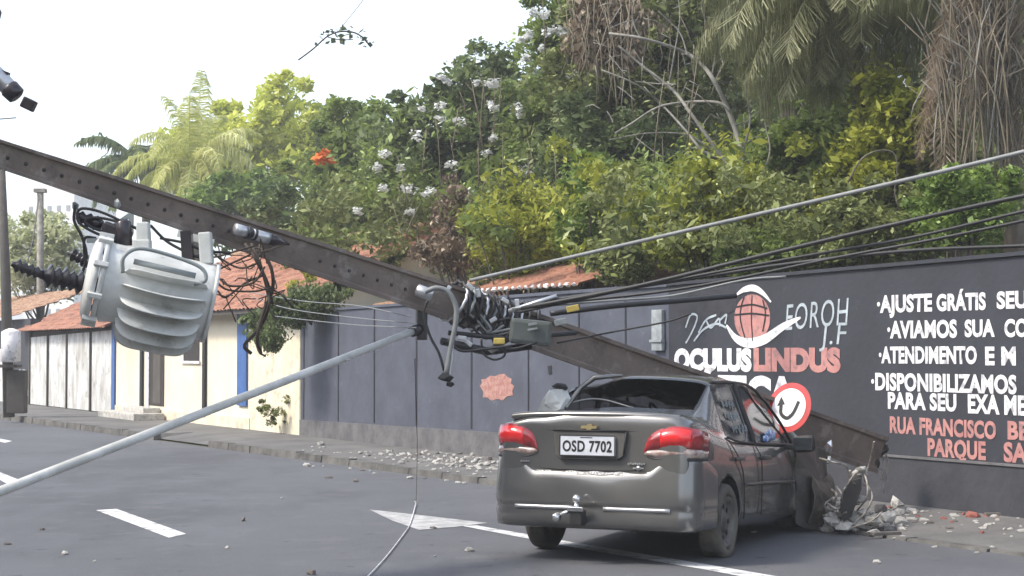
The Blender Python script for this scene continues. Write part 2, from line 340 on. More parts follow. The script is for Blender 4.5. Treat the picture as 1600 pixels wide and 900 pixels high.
# ------------------------------------------------------------------ ground, road, pavement
sheet('ground', [(-700, -300), (700, -300), (700, 1200), (-700, 1200)], -0.004, MT['soil'])
a, b = KP(-400, 0.0), KP(40, 0.0); c, d = KP(40, 9.5), KP(-400, 9.5)
sheet('road', [a, b, c, d], 0.0, MT['asphalt'])
a, b = KP(-400, 9.5), KP(40, 9.5); c, d = KP(40, 13.0), KP(-400, 13.0)
sheet('opposite_pavement', [a, b, c, d], 0.06, MT['pave'])
def kz(u):      # kerb height along the street
    return float(np.interp(u, [0, 18, 26, 31], [0.13, 0.11, 0.06, 0.022]))
g0, g1 = KU(195, 688), KU(272, 702)      # dropped kerb
us = sorted(set(list(np.arange(-60, 42, 0.5))+[g0, g1]))
bm = MB()
rr = random.Random(3)
for side in range(1):
    vs = []; fs = []
    for u in us:
        drop = 0.03 if g0-0.01 <= u <= g1+0.01 else kz(u)
        jit = rr.uniform(-.02, .02)
        p0 = KP(u, -0.10); wq = None
        # far edge follows the wall line
        d_ = (WP(0, 0.03, 0)-KP(u, 0)).dot(WN)/(-KN).dot(WN)
        p1 = KP(u, -d_)
        vs += [(p0.x, p0.y, drop-0.006), (p0.x+(p1.x-p0.x)*.35, p0.y+(p1.y-p0.y)*.35, max(drop, kz(u)*.6+.05)+rr.uniform(-.004, .004)), (p1.x, p1.y, 0.12)]
    for i in range(len(us)-1):
        k = i*3; fs += [[k, k+1, k+4, k+3], [k+1, k+2, k+5, k+4]]
    bm.add(vs, fs)
tag(bm.build('pavement', MT['pave']), kind='structure')
bm = MB(); rr = random.Random(5)
u = -60
while u < 40:
    L = 0.95
    if not (g0-0.3 < u < g1-0.4):
        h = kz(u)+rr.uniform(-.008, .008); o_ = rr.uniform(-.015, .015)
        q = [KP(u, -0.12+o_), KP(u+L, -0.12+o_), KP(u+L, 0.02+o_), KP(u, 0.02+o_)]
        bm.add([(p.x, p.y, -0.01) for p in q]+[(p.x, p.y, h) for p in q[:2]]+[(p.x+WD.x*0-KN.x*.015, p.y-KN.y*.015, h) for p in q[2:]],
               [[0, 1, 2, 3], [4, 5, 6, 7], [0, 1, 5, 4], [1, 2, 6, 5], [2, 3, 7, 6], [3, 0, 4, 7]])
    u += L+0.02
tag(bm.build('kerb', MT['kerb']), kind='structure')
def ground_poly(name, pix, m, z=0.004):
    o = sheet(name, [G(x, y, z) for x, y in pix], z, m); return o
ground_poly('lane_marking', [(150, 797), (182, 795), (291, 834), (264, 840)], MT['roadpaint'])
ground_poly('lane_marking', [(-70, 716), (-56, 715), (33, 751), (14, 757)], MT['roadpaint'])
ground_poly('lane_marking', [(-60, 676), (-50, 676), (19, 689), (8, 692)], MT['roadpaint'])
ground_poly('turn_arrow_marking', [(577, 796), (668, 806), (762, 817), (712, 823), (655, 828), (612, 813)], MT['wornpaint'])
ground_poly('edge_line_marking', [(722, 821.5), (745, 821), (900, 848), (1100, 881), (1330, 920), (1290, 925), (1100, 889.5), (900, 856)], MT['roadpaint'])
# ------------------------------------------------------------------ long walls
def wallseg(bm, u0, u1, z0, za, zb, y0, y1, mi=0, n=1):
    for i in range(n):
        a = u0+(u1-u0)*i/n; b = u0+(u1-u0)*(i+1)/n; ta = za+(zb-za)*i/n; tb = za+(zb-za)*(i+1)/n
        vs = [(a, y0, z0), (b, y0, z0), (b, y1, z0), (a, y1, z0), (a, y0, ta), (b, y0, tb), (b, y1, tb), (a, y1, ta)]
        bm.add(vs, [[3, 2, 1, 0], [4, 5, 6, 7], [0, 1, 5, 4], [1, 2, 6, 5], [2, 3, 7, 6], [3, 0, 4, 7]], mi)
UB = WU(1045, 500)[0]                     # where the grey wall ends and the lettered dark wall begins
gw = thing('grey_wall', 'long slate grey wall of jointed panels beside the cream house', 'wall', WO, WROT)
bm = MB(); wallseg(bm, 0, UB-.002, .05, 2.34, 2.42, 0, .16); bm.build('wall_face', MT['greywall'], gw)
bm = MB(); wallseg(bm, 0, UB-.004, .05, .40, .52, -.03, -.002); bm.build('base_course', MT['dado'], gw)
bm = MB(); wallseg(bm, -.01, UB-.01, 2.345, 2.385, 2.465, -.03, .19)
for i in range(len(bm.v)):
    x, y, z = bm.v[i]; bm.v[i] = (x, y, z if z > 2.35 else 2.342+(0.08*x/UB))
bm.build('coping', MT['greywall'], gw)
bm = MB()
for px in (475, 529, 585, 651, 737, 826, 905, 978):
    u = WU(px, 560)[0]; k = 0.045 if px in (475, 585, 651, 737) else 0.028
    wallseg(bm, u-k/2, u+k/2, .42+.012*u, 2.335, 2.335, -.012, .0)
bm.build('joint_strips', MT['seam'], gw)
def wall_blob(pix, y=-.006, th=.004, mi=0, bm=None):
    bm = bm or MB(); bm.prism([(WU(x, yy)[0], y, WU(x, yy)[1]) for x, yy in pix], (0, th, 0), mi); return bm
wall_blob([(750, 603), (754, 598), (752, 593), (760, 592), (766, 587), (774, 588), (780, 585), (789, 584), (793, 589), (800, 592), (799, 599), (804, 604), (801, 611), (802, 618), (793, 619), (786, 626), (779, 623), (768, 626), (763, 621), (755, 621), (756, 612)]).build('salmon_patch', MT['patch'], gw)
wall_blob([(856, 572), (862, 571), (863, 584), (858, 586)]).build('peephole', MT['trimdark'], gw)
dw = thing('painted_wall', 'dark wall hand-lettered in white and salmon for an optician', 'wall', WO, WROT)
bm = MB(); wallseg(bm, UB, 26, .05, 2.43, 2.62, 0, .18); bm.build('wall_face', MT['navy'], dw)
bm = MB(); wallseg(bm, UB, 26.02, .05, .575, .575, -.035, -.003, n=1); bm.build('base_course', MT['navyband'], dw)
bm = MB(); wallseg(bm, UB+.01, 26.02, .578, .60, .60, -.05, -.004)
bm.build('base_ledge', MT['dado'], dw)  # paler dado colour paints the light caught on the ledge top
bm = MB(); wallseg(bm, UB, 26.02, 2.0, 2.47, 2.66, -.03, .21)
for i in range(len(bm.v)):
    x, y, z = bm.v[i]; bm.v[i] = (x, y, z if z > 2.1 else 2.433+.19*(x-UB)/(26-UB))
bm.build('coping', MT['navy'], dw)
wall_blob([(1046, 474), (1056, 466), (1070, 468), (1078, 458), (1098, 461), (1118, 452), (1132, 458), (1148, 455), (1158, 464), (1150, 472), (1153, 482), (1140, 490), (1128, 487), (1122, 498), (1104, 496), (1096, 507), (1080, 505), (1072, 516), (1062, 503), (1052, 506), (1055, 490)], -.004, .003).build('black_smear', MT['smear'], dw)
# lettering: (text, left px, right px, px where the heights were read, cap top y, cap bottom y, paint, weight)
LINES = [('.AJUSTE', 1371, 1457, 1384, 461, 488, 'white'), ('GRÁTIS', 1464, 1541, 1470, 459, 485.5, 'white'), ('SEU', 1558, 1606, 1562, 455, 482, 'white'),
         ('.AVIAMOS', 1387, 1496, 1396, 501, 528, 'white'), ('SUA', 1508, 1555, 1512, 499, 526, 'white'), ('CO', 1570, 1607, 1575, 498, 526, 'white'),
         ('.ATENDIMENTO', 1374, 1527, 1384, 541, 567, 'white'), ('E M', 1540, 1588, 1545, 541, 570, 'white'),
         ('.DISPONIBILIZAMOS', 1362, 1589, 1372, 582, 609, 'white'),
         ('PARA SEU', 1388, 1495, 1392, 612, 638, 'white'), ('EXA ME', 1513, 1604, 1517, 615, 645, 'white'),
         ('RUA FRANCISCO', 1391, 1557, 1396, 650, 676, 'salmon'), ('BE', 1575, 1608, 1578, 657, 686, 'salmon'),
         ('PARQUE', 1450, 1541, 1455, 684, 712, 'salmon'), ('SA', 1569, 1606, 1573, 690, 721, 'salmon'),
         ('OCULUS', 1054, 1175, 1060, 545, 577, 'white'), ('LINDUS', 1178, 1314, 1180, 544, 578, 'salmon'), ('ÓTICA', 1085, 1246, 1180, 588, 640, 'white')]
for s, x0, x1, xr, y0, y1, mt in LINES:
    heavy = s in ('OCULUS', 'LINDUS', 'ÓTICA')
    body = s.replace('.', '\u00b7')
    me = text_mesh(body, 0.07 if heavy else 0.042, spacing=1.04)
    u0 = WU(x0, (y0+y1)/2)[0]; u1 = WU(x1, (y0+y1)/2)[0]; za = WU(xr, y1)[1]; zb = WU(xr, y0)[1]
    fit_text(me, u0, u1, za, zb, -.006, capbox=(-0.02, 0.74))
    me.materials.append(MT[mt]); link('lettering', me, dw)
me = text_mesh('EOROH', -0.002, shear=.15, spacing=1.1); fit_text(me, WU(1228, 490)[0], WU(1327, 490)[0], WU(1235, 516)[1], WU(1235, 474)[1], -.007, roll=.05, capbox=(0, .72))
me.materials.append(MT['graff']); link('graffiti', me, dw)
me = text_mesh('J.F', -0.002, shear=.15, spacing=1.1); fit_text(me, WU(1281, 525)[0], WU(1325, 525)[0], WU(1285, 538)[1], WU(1285, 503)[1], -.007, capbox=(0, .72))
me.materials.append(MT['graff']); link('graffiti', me, dw)
def stroke(pix, r, m, name, parent, y=-.007):
    pts = curve_pts([(WU(x, yy)[0], y, WU(x, yy)[1]) for x, yy in pix], 24)
    vs = []; fs = []; n = len(pts)
    for i, p in enumerate(pts):
        t = pts[min(i+1, n-1)]-pts[max(i-1, 0)]; t.normalize(); nn = Vector((-t.z, 0, t.x))
        rad = r(i/(n-1)) if callable(r) else r
        vs += [p+nn*rad, p-nn*rad]
    for i in range(n-1): fs.append([2*i, 2*i+1, 2*i+3, 2*i+2])
    b = MB(); b.add(vs, fs)
    return b.build(name, m, parent)
for k, px in enumerate([[(1072, 512), (1080, 492), (1090, 494), (1086, 510), (1076, 530), (1072, 536)], [(1092, 520), (1104, 500), (1120, 492)],
           [(1085, 533), (1100, 515), (1120, 506), (1136, 512)], [(1104, 500), (1112, 512), (1124, 498), (1126, 510)], [(1126, 500), (1136, 492), (1134, 506)]]):
    stroke(px, .013, MT['graff'], 'graffiti', dw, y=-.0075-.0006*k)
# eye and ball emblem
import math as _m
def ell(cx, cy, rx, ry, n=28, a0=0, a1=2*PI): return [(cx+rx*_m.cos(a0+(a1-a0)*i/n), cy+ry*_m.sin(a0+(a1-a0)*i/n)) for i in range(n+(0 if a1-a0 >= 2*PI-.01 else 1))]
em = wall_blob(ell(1176, 497, 28, 37)).build('emblem_ball', MT['salmon'], dw)
for k, px in enumerate([[(1176, 461), (1175, 497), (1177, 533)], [(1149, 492), (1176, 490), (1203, 493)], [(1150, 480), (1176, 476), (1200, 482)], [(1164, 463), (1159, 480), (1158, 500), (1165, 528)], [(1193, 468), (1197, 490), (1193, 518)]]):
    stroke(px, .010, MT['trimdark'], 'ball_line', em, y=-.0095-.0005*k)
stroke([(1136, 508), (1150, 528), (1170, 536), (1196, 530), (1225, 510), (1252, 496)], lambda t: .012+.045*_m.sin(PI*t)**.8, MT['white'], 'emblem_swoosh', dw, y=-.0085)
stroke([(1150, 462), (1163, 453), (1178, 450), (1192, 457), (1206, 472)], lambda t: .010+.028*_m.sin(PI*t), MT['white'], 'emblem_brow', dw, y=-.011)
# conduit strip between the two walls
cp = MB(); u0 = WU(1024, 520)[0]; u1 = WU(1040, 520)[0]; z0 = WU(1032, 548)[1]; z1 = WU(1032, 484)[1]
cp.box(((u0+u1)/2, -.035, (z0+z1)/2), (u1-u0, .05, z1-z0), bev=.01); cp.box(((u0+u1)/2, -.05, z0+.12), (u1-u0+.03, .06, .03))
o = cp.build('meter_strip', MT['chalk'], None); o.location = WO; o.rotation_euler = (0, 0, WROT)
tag(o, 'narrow pale grey vertical strip fixed where grey wall meets lettered wall', 'wall strip')
# ------------------------------------------------------------------ tiled roofs helper
def tile_roof(bm, u0, u1, y0, z0, y1, z1, mi=0, step=.22, amp=.035, rows=None):
    n = int((u1-u0)/step*6); L = math.hypot(y1-y0, z1-z0); rows = rows or max(2, int(L/.34)); vs = []; fs = []
    rr = random.Random(int(u0*10)+17)
    for r in range(rows):
        for half in (0, 1):
            t = (r+half)/rows
            for i in range(n+1):
                u = u0+(u1-u0)*i/n; lift = amp*abs(_m.sin(PI*(u-u0)/step)); lift += (.035 if half == 0 else 0)
                vs.append((u, y0+(y1-y0)*t, z0+(z1-z0)*t+lift+rr.uniform(-.006, .006)))
    for r in range(rows*2-1):
        for i in range(n):
            k = r*(n+1)+i; fs.append([k, k+1, k+n+2, k+n+1])
    bm.add(vs, fs, mi); return bm
def eave_pix_z(px, py, y): # height of a pixel on plane y behind the wall
    return WU(px, py, -y)
# ------------------------------------------------------------------ cream house
hs = thing('cream_house', 'cream plastered single-storey house with blue strips and red clay tile roof', 'house', WO, WROT)
uL = WU(181, 600)[0]; z_e = 2.42
bm = MB(); wallseg(bm, uL, -.02, .05, z_e, z_e, 0.0, .2); wallseg(bm, uL, uL+.2, .05, 2.4, 2.4, .2, 6); wallseg(bm, -.22, -.02, .05, 2.4, 2.4, .2, 6); wallseg(bm, uL, -.02, .05, 2.4, 2.4, 6, 6.2)
# gable ends
bm.prism([(uL+.05, .1, 2.39), (uL+.05, 6.1, 2.39), (uL+.05, 3.1, 3.9)], (.1, 0, 0)); bm.prism([(-.17, .1, 2.39), (-.17, 6.1, 2.39), (-.17, 3.1, 3.9)], (.1, 0, 0))
bm.build('wall', MT['cream'], hs)
u = WU(392, 600)[0]; bm = MB(); wallseg(bm, u, -.03, .05, 2.38, 2.38, -.015, -.002); bm.build('repainted_wall_panel', MT['cream2'], hs)
bm = MB(); wallseg(bm, uL, WU(392, 600)[0]-.01, .05, .34, .34, -.03, -.003); bm.build('plinth', MT['cream2'], hs)
def wrect(px0, px1, y0, y1, m, name, parent, yy=-.02, th=.018):
    a = WU(px0, (y0+y1)/2)[0]; b = WU(px1, (y0+y1)/2)[0]; zt = WU((px0+px1)/2, y0)[1]; zb = WU((px0+px1)/2, y1)[1]
    b_ = MB(); wallseg(b_, a, b, zb, zt, zt, yy, yy+th); return b_.build(name, m, parent)
wrect(374, 388, 470, 634, MT['blue'], 'blue_strip', hs, -.05, .046)
wrect(177, 181.5, 500, 641, MT['blue'], 'blue_strip', hs, -.05, .046)
wrect(320, 324, 480, 650, MT['trimdark'], 'downpipe', hs, -.06, .04)
wrect(222, 225.5, 480, 636, MT['trimdark'], 'downpipe', hs, -.06, .04)
w_ = wrect(287, 312, 500, 564, MT['doorbrown'], 'window', hs, -.012, .010)
wrect(285, 288.5, 498, 566, MT['cream'], 'frame', w_, -.03, .015); wrect(285, 314, 564, 568, MT['white'], 'sill', w_, -.05, .04)
d_ = wrect(233, 257, 540, 634, MT['doorbrown'], 'door', hs, -.012, .010)
wrect(229, 234, 537, 636, MT['white'], 'door_frame', d_, -.03, .015)
wrect(240, 252, 548, 630, MT['wood'], 'door_leaf', d_, -.018, .004)
bm = MB(); tile_roof(bm, uL-.3, .25, -.45, z_e-.02, 3.1, 4.05); tile_roof(bm, uL-.3, .25, 6.6, z_e-.02, 3.12, 4.06)
rf = bm.build('roof', MT['tile'], hs)
bm = MB(); bm.tube([(uL-.32, 3.11, 4.10), (.27, 3.11, 4.10)], .11, 8); bm.build('ridge', MT['tilelite'], rf)
bm = MB(); wallseg(bm, uL-.25, .2, 2.36, 2.45, 2.45, -.40, -.36); bm.build('fascia', MT['wood'], rf)
# doorstep
st = MB(); a = WU(203, 650)[0]; b = WU(262, 655)[0]; st.box(((a+b)/2, -.42, .19), (b-a, .7, .16), bev=.02); st.box(((a+b)/2+.3, -.25, .32), ((b-a)*.55, .4, .12), bev=.02)
o = st.build('door_step', MT['rubble']); o.location = WO; o.rotation_euler = (0, 0, WROT); tag(o, 'pale concrete double step on the pavement below the brown door', 'step')
# ------------------------------------------------------------------ tin-fronted shed and far neighbours
sh = thing('tin_shed', 'low shed fronted with streaked pale tin sheets under brown tiles', 'shed', WO, WROT)
u0 = WU(48, 600)[0]; u1 = uL-.06; zt = 2.05
bm = MB(); n = 5
edges = [48, 76, 106, 143, 177]
for i in range(4):
    a = WU(edges[i], 600)[0]+.03; b = WU(edges[i+1], 600)[0]-.03
    wallseg(bm, a, b, .14, zt+.03*i, zt+.03*(i+1), -.02+.01*(i % 2), .03)
bm.build('tin_sheets', MT['tin'], sh)
bm = MB(); wallseg(bm, u0, u1, .05, 2.2, 2.2, .04, .2); wallseg(bm, u0, u0+.2, .05, 2.2, 2.2, .2, 5); bm.build('frame', MT['wood'], sh)
bm = MB()
for e in edges[:-1]:
    bm = MB(); a = WU(e, 600)[0]; wallseg(bm, a-.05, a+.05, .1, zt+.1, zt+.1, -.06, -.025); bm.build('post', MT['wood'], sh)
bm = MB(); tile_roof(bm, u0-.8, u1+.1, -.35, 2.18, 2.6, 3.55); bm.build('roof', MT['tile'], sh)
fb = thing('far_dark_building', 'dark-painted far shopfront left of the tin shed, partly cut off by the frame', 'building', WO, WROT)
bm = MB(); wallseg(bm, u0-14, u0-.1, .05, 2.6, 2.6, 0, 4); bm.build('wall', MT['navy'], fb)
bm = MB(); tile_roof(bm, u0-14.3, u0-.95, -.4, 2.62, 2.4, 3.6); bm.build('roof', MT['tilelite'], fb)
me = text_mesh('05', .03); fit_text(me, WU(29, 590)[0], WU(41, 590)[0], WU(35, 600)[1], WU(35, 577)[1], -.02); me.materials.append(MT['white']); link('lettering', me, fb)
wrect(28, 47, 608, 618, MT['chalk'], 'notice_strip', fb, -.012, .008)
wrect(0, 22, 545, 640, MT['tin'], 'shutter', fb, -.03, .02)
# tile roofs seen over the grey wall
r1 = thing('yard_outhouse', 'outhouse with sunlit ochre and red tiles behind the grey wall', 'outhouse', WO, WROT)
bm = MB(); tile_roof(bm, .5, 6.6, .5, 2.25, 3.2, 3.02); tile_roof(bm, .5, 6.6, 6.2, 2.15, 3.2, 3.03); bm.build('roof', MT['tilelite'], r1)  # ochre tile colour stands in for sun on the roof
bm = MB(); wallseg(bm, .7, 6.4, 0, 2.3, 2.3, .8, .95); wallseg(bm, .7, 6.4, 0, 2.3, 2.3, 6.2, 6.4); bm.build('wall', MT['cream2'], r1)
r2 = thing('small_tiled_lean_to', 'small lean-to whose red tile edge with white mortar shows above the wall behind the car', 'lean-to', WO, WROT)
ua, ub = WU(775, 450, -.9)[0], WU(955, 450, -.9)[0]
bm = MB(); tile_roof(bm, ua, ub, .4, 2.50, 1.5, 2.92, step=.2, amp=.05); bm.build('roof', MT['tile'], r2)
bm = MB(); i = 0
x = ua+.1
while x < ub-.1:
    bm.rock((x, .42, 2.56), (.06, .06, .045), 0, i); x += .2; i += 1
bm.build('mortar_edge', MT['white'], r2)['kind'] = 'stuff'
bm = MB(); wallseg(bm, ua+.1, ub-.1, 0, 2.45, 2.45, .5, .6); wallseg(bm, ua+.1, ub-.1, 0, 2.8, 2.8, 1.4, 1.5); bm.build('wall', MT['cream2'], r2)
# far pale apartment tower
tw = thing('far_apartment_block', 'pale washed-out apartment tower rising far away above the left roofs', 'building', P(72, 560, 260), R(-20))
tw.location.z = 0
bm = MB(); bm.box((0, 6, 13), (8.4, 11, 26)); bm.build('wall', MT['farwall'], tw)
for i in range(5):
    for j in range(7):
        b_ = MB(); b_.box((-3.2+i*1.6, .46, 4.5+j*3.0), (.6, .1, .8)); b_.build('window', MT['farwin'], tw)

# ------------------------------------------------------------------ unseen houses added across the street behind the viewer, shaping the car's reflections
for k, (u, wd, h, yb, mk_) in enumerate([(2, 9, 5.5, 14.5, 'cream2'), (13, 10, 7.5, 15.5, 'tin'), (25, 11, 5.0, 14.2, 'greywall'), (38, 12, 8.5, 16, 'cream2'), (-10, 11, 6.5, 14.6, 'dado')]):
    ang = math.atan2(KD.y, KD.x); c = KP(u+wd/2, yb)
    o = thing('unseen_house', ['two-storey cream house across the street from the car', 'tall pale house across the street beside the cream one', 'low grey house across the street', 'tallest cream house across the street at the near end', 'stained grey house across the street at the far end'][k], 'house', c, ang)
    b = MB(); b.box((0, -3, h/2), (wd-.3, 6, h)); b.build('wall', MT[mk_], o)
    b = MB(); b.box((0, -3, h+.12), (wd, 6.5, .22)); b.build('roof', MT['tile'], o)
    for i in range(3):
        for j in range(int(h//2.6)):
            for side in (1,):
                b = MB(); b.box(((i-1)*wd*.3, .01, 1.6+j*2.6), (1.2, .08, 1.2)); b.build('window', MT['doorbrown'], o)
# ------------------------------------------------------------------ the wrecked saloon
YAW = R(-24.3)
o_ = P(1135, 550, 14.35); CAR = Vector((1.72, 14.35, 0))-Vector((math.cos(YAW), math.sin(YAW), 0))*0.83
car = thing('saloon_car', 'dark grey four-door saloon crushed against the pavement under the fallen pole', 'car', CAR, YAW)
car.rotation_euler = (R(-2.4), 0, YAW)
CM = Matrix.LocRotScale(Vector(CAR), car.rotation_euler, Vector((1, 1, 1))); CMI = CM.inverted()
# fallen pole axis (world), used also to crush the roof
PA = P(1368, 708, 17.45); PM = P(762, 492, 14.75); PB = P(0, 241, 12.2); PB2 = PB+(PB-PM)*0.22
def section(s, hw, zb, belt, top_pts):
    # half profile y,z from the underside centre to the top centre (12 points)
    lower = [(0, zb), (hw*.72, zb), (hw*.955, zb+.03), (hw*.99, zb+.16), (hw, zb+.36), (hw*.99, belt-.14), (hw*.955, belt-.03)]
    return [(y, s, z) for (y, z) in lower+top_pts]
def deck(hw, z): return [(hw*.90, z-.012), (hw*.80, z+.0), (hw*.68, z+.006), (hw*.50, z+.012), (hw*.26, z+.018), (0, z+.02)]
def cab(wb, zb_, wt, zt_, crown=.035):
    return [(wb, zb_), (wb+(wt-wb)*.5, zb_+(zt_-zb_)*.5), (wt, zt_), (wt-.06, zt_+.035), (wt*.5, zt_+.035+crown*.7), (0, zt_+.035+crown)]
ST = [section(-.905, .60, .42, .98, deck(.60, 1.00)),
      section(-.895, .745, .32, 1.075, deck(.745, 1.095)),
      section(-.84, .800, .28, 1.10, deck(.800, 1.125)),
      section(-.70, .825, .25, 1.085, deck(.825, 1.118)),
      section(-.45, .832, .24, 1.05, deck(.832, 1.105)),
      section(-.33, .835, .22, 1.02, [(.74, 1.045), (.70, 1.07), (.66, 1.095), (.48, 1.105), (.24, 1.11), (0, 1.115)]),
      section(-.02, .835, .20, .97, [(.755, .99), (.70, 1.16), (.63, 1.29), (.57, 1.335), (.30, 1.355), (0, 1.365)]),
      section(.14, .835, .19, .93, [(.755, .95), (.68, 1.21), (.615, 1.37), (.565, 1.405), (.30, 1.425), (0, 1.435)]),
      section(.34, .835, .18, .90, cab(.765, .915, .595, 1.395)),
      section(.80, .835, .17, .885, cab(.77, .90, .59, 1.405, .04)),
      section(.90, .835, .17, .883, cab(.77, .898, .59, 1.405, .04)),
      section(1.30, .835, .17, .875, cab(.77, .89, .575, 1.385)),
      section(1.52, .835, .17, .87, cab(.77, .885, .57, 1.35, .03)),
      section(2.00, .832, .18, .87, [(.77, .885), (.72, .99), (.66, 1.08), (.60, 1.10), (.3, 1.125), (0, 1.13)]),
      section(2.25, .83, .20, .88, [(.77, .89), (.73, .92), (.66, .945), (.50, .972), (.25, .985), (0, .99)]),
      section(2.55, .82, .25, .90, deck(.82, .93)),
      section(2.95, .78, .26, .84, deck(.78, .87)),
      section(3.15, .66, .30, .74, deck(.66, .76))]
NP = 13
bm = bmesh.new(); rows = []
for st in ST:
    row = [bm.verts.new(p) for p in st]
    row += [bm.verts.new((-p[0], p[1], p[2])) for p in st[1:-1][::-1]]
    rows.append(row)
N = len(rows[0])
# slots: 0 paint, 1 side glass, 2 rear glass, 3 windscreen, 4 dark underside
for i in range(len(rows)-1):
    for k in range(N):
        f = bm.faces.new([rows[i][k], rows[i][(k+1) % N], rows[i+1][(k+1) % N], rows[i+1][k]])
        kk = k if k < NP-1 else N-1-k
        f.material_index = 0; f.smooth = True
        if kk in (7, 8) and i in (7, 8, 10, 11, 12): f.material_index = 1
        if kk in (9, 10, 11) and i in (5, 6): f.material_index = 2
        if kk in (9, 10, 11) and i in (12, 13): f.material_index = 3
        if kk in (0,): f.material_index = 4
for row, rev in ((rows[0], True), (rows[-1], False)):
    # grid cap: join left/right pairs
    for k in range(0, NP-1):
        l0 = row[k]; l1 = row[k+1]; r0 = row[(N-k) % N]; r1 = row[(N-k-1) % N]
        vs = []
        for v in (l0, l1, r1, r0):
            if v not in vs: vs.append(v)
        f = bm.faces.new(vs); f.smooth = True; f.material_index = 0
bmesh.ops.recalc_face_normals(bm, faces=bm.faces[:])
cl = bm.edges.layers.float.new('crease_edge')
for e in bm.edges:
    mats_ = {f.material_index for f in e.link_faces}
    if len(mats_) > 1 and 4 not in mats_: e[cl] = 0.85
me = bpy.data.meshes.new('car_cage'); bm.to_mesh(me); bm.free()
for m in ('carpaint', 'glass', 'glass', 'glass', 'blackplastic'): me.materials.append(MT[m])
tmp = bpy.data.objects.new('tmp', me); COL.objects.link(tmp)
ss = tmp.modifiers.new('s', 'SUBSURF'); ss.levels = 2; ss.render_levels = 2
cutm = MB()
for sx in (-1, 1):
    for wy in (0.0, 2.44):
        cutm.lathe([(-.22, .345), (.30, .345)], (sx*.74, wy, .30), (sx, 0, 0), 36)
cut = cutm.build('cut', MT['blackplastic'])
bo = tmp.modifiers.new('b', 'BOOLEAN'); bo.operation = 'DIFFERENCE'; bo.object = cut; bo.solver = 'EXACT'
bo.material_mode = 'TRANSFER' if hasattr(bo, 'material_mode') else None
dg = bpy.context.evaluated_depsgraph_get(); dg.update()
full = bpy.data.meshes.new_from_object(tmp.evaluated_get(dg))
bpy.data.objects.remove(tmp); bpy.data.objects.remove(cut)
# crush: roof under the pole, crumpled front
PAc, PMc, PBc = CMI @ PA, CMI @ PM, CMI @ PB
def pole_bottom(x, y):
    # height of the pole's underside over car-local (x, y), and horizontal distance from its axis
    a = Vector((PAc.x, PAc.y)); b = Vector((PMc.x, PMc.y)); d = b-a; t = max(0, min(1.6, (Vector((x, y))-a).dot(d)/d.dot(d)))
    q = a+d*t; return PAc.z+(PMc.z-PAc.z)*t-.17-.02*(1-t), (Vector((x, y))-q).length
def hsh(x, y, z, f=1.0):
    return (math.sin(x*13.1*f+z*7.7*f+1.3)+math.sin(y*11.3*f-z*9.1*f+x*5*f)+math.sin(z*17*f+y*6.1*f+2))/3
def crush(p):
    x, y, z = p
    if z > .55:
        zb_, dd = pole_bottom(x, y)
        lim = zb_-.02+max(0, dd-.20)*.75
        if z > lim:
            z = lim+(z-lim)*.12+.012*hsh(x, y, z, 2)
    if z > 1.02 and y < 1.0 and x < -.1:      # left rear of the roof is wrinkled down
        k = min(1, (-.1-x)/.6)*min(1, (z-1.02)/.3); z -= .17*k*(0.8+.5*hsh(x, y, 0, 1.3)); x -= .03*k; y += .05*k*hsh(z, x, y, 1.4)
    if y > 1.9:
        k = min(1, (y-1.9)/.9); y -= .25*k*k; z += .05*k*hsh(x, y, z)*1.6; x += .06*k*hsh(y, z, x, 1.2)-.04*k
        y += .06*k*hsh(z, x, y, 1.5)
        if y > 2.3 and z > .6: z -= .08*k
    if x > .5 and .5 < y < 2.2 and .3 < z < .95:      # scraped, dented doors
        x -= .018*max(0, hsh(x*.2, y, z, .55))
    return x, y, z
def crush_mesh(me):
    for v in me.vertices: v.co = crush(v.co)
    me.update()
crush_mesh(full)
def split(me, idx, name, m, parent):
    bm = bmesh.new(); bm.from_mesh(me)
    bmesh.ops.delete(bm, geom=[f for f in bm.faces if f.material_index not in idx], context='FACES')
    for f in bm.faces:
        f.material_index = 0 if len(m) == 1 or f.material_index == idx[0] else 1
    out = bpy.data.meshes.new(name); bm.to_mesh(out); bm.free()
    for q in m: out.materials.append(q)
    return link(name, out, parent)
body = split(full, [0, 4], 'body', [MT['carpaint'], MT['blackplastic']], car)
so = body.modifiers.new('thick', 'SOLIDIFY'); so.thickness = .012; so.offset = -1
for sx in (-1, 1):
    for (y0, y1, nm, lb) in ((.2, .85, 'rear_side_window', None), (.85, 2.0, 'front_side_window', None)):
        bmx = bmesh.new(); bmx.from_mesh(full)
        bmesh.ops.delete(bmx, geom=[f for f in bmx.faces if f.material_index != 1 or f.calc_center_median().x*sx < 0 or not (y0-.3 <= f.calc_center_median().y < y1 if nm[0] == 'r' else f.calc_center_median().y >= .85)], context='FACES')
        mm = bpy.data.meshes.new(nm); bmx.to_mesh(mm); bmx.free(); mm.materials.append(MT['glass']); link('side_window', mm, car)
split(full, [3], 'windscreen', [MT['glass']], car)
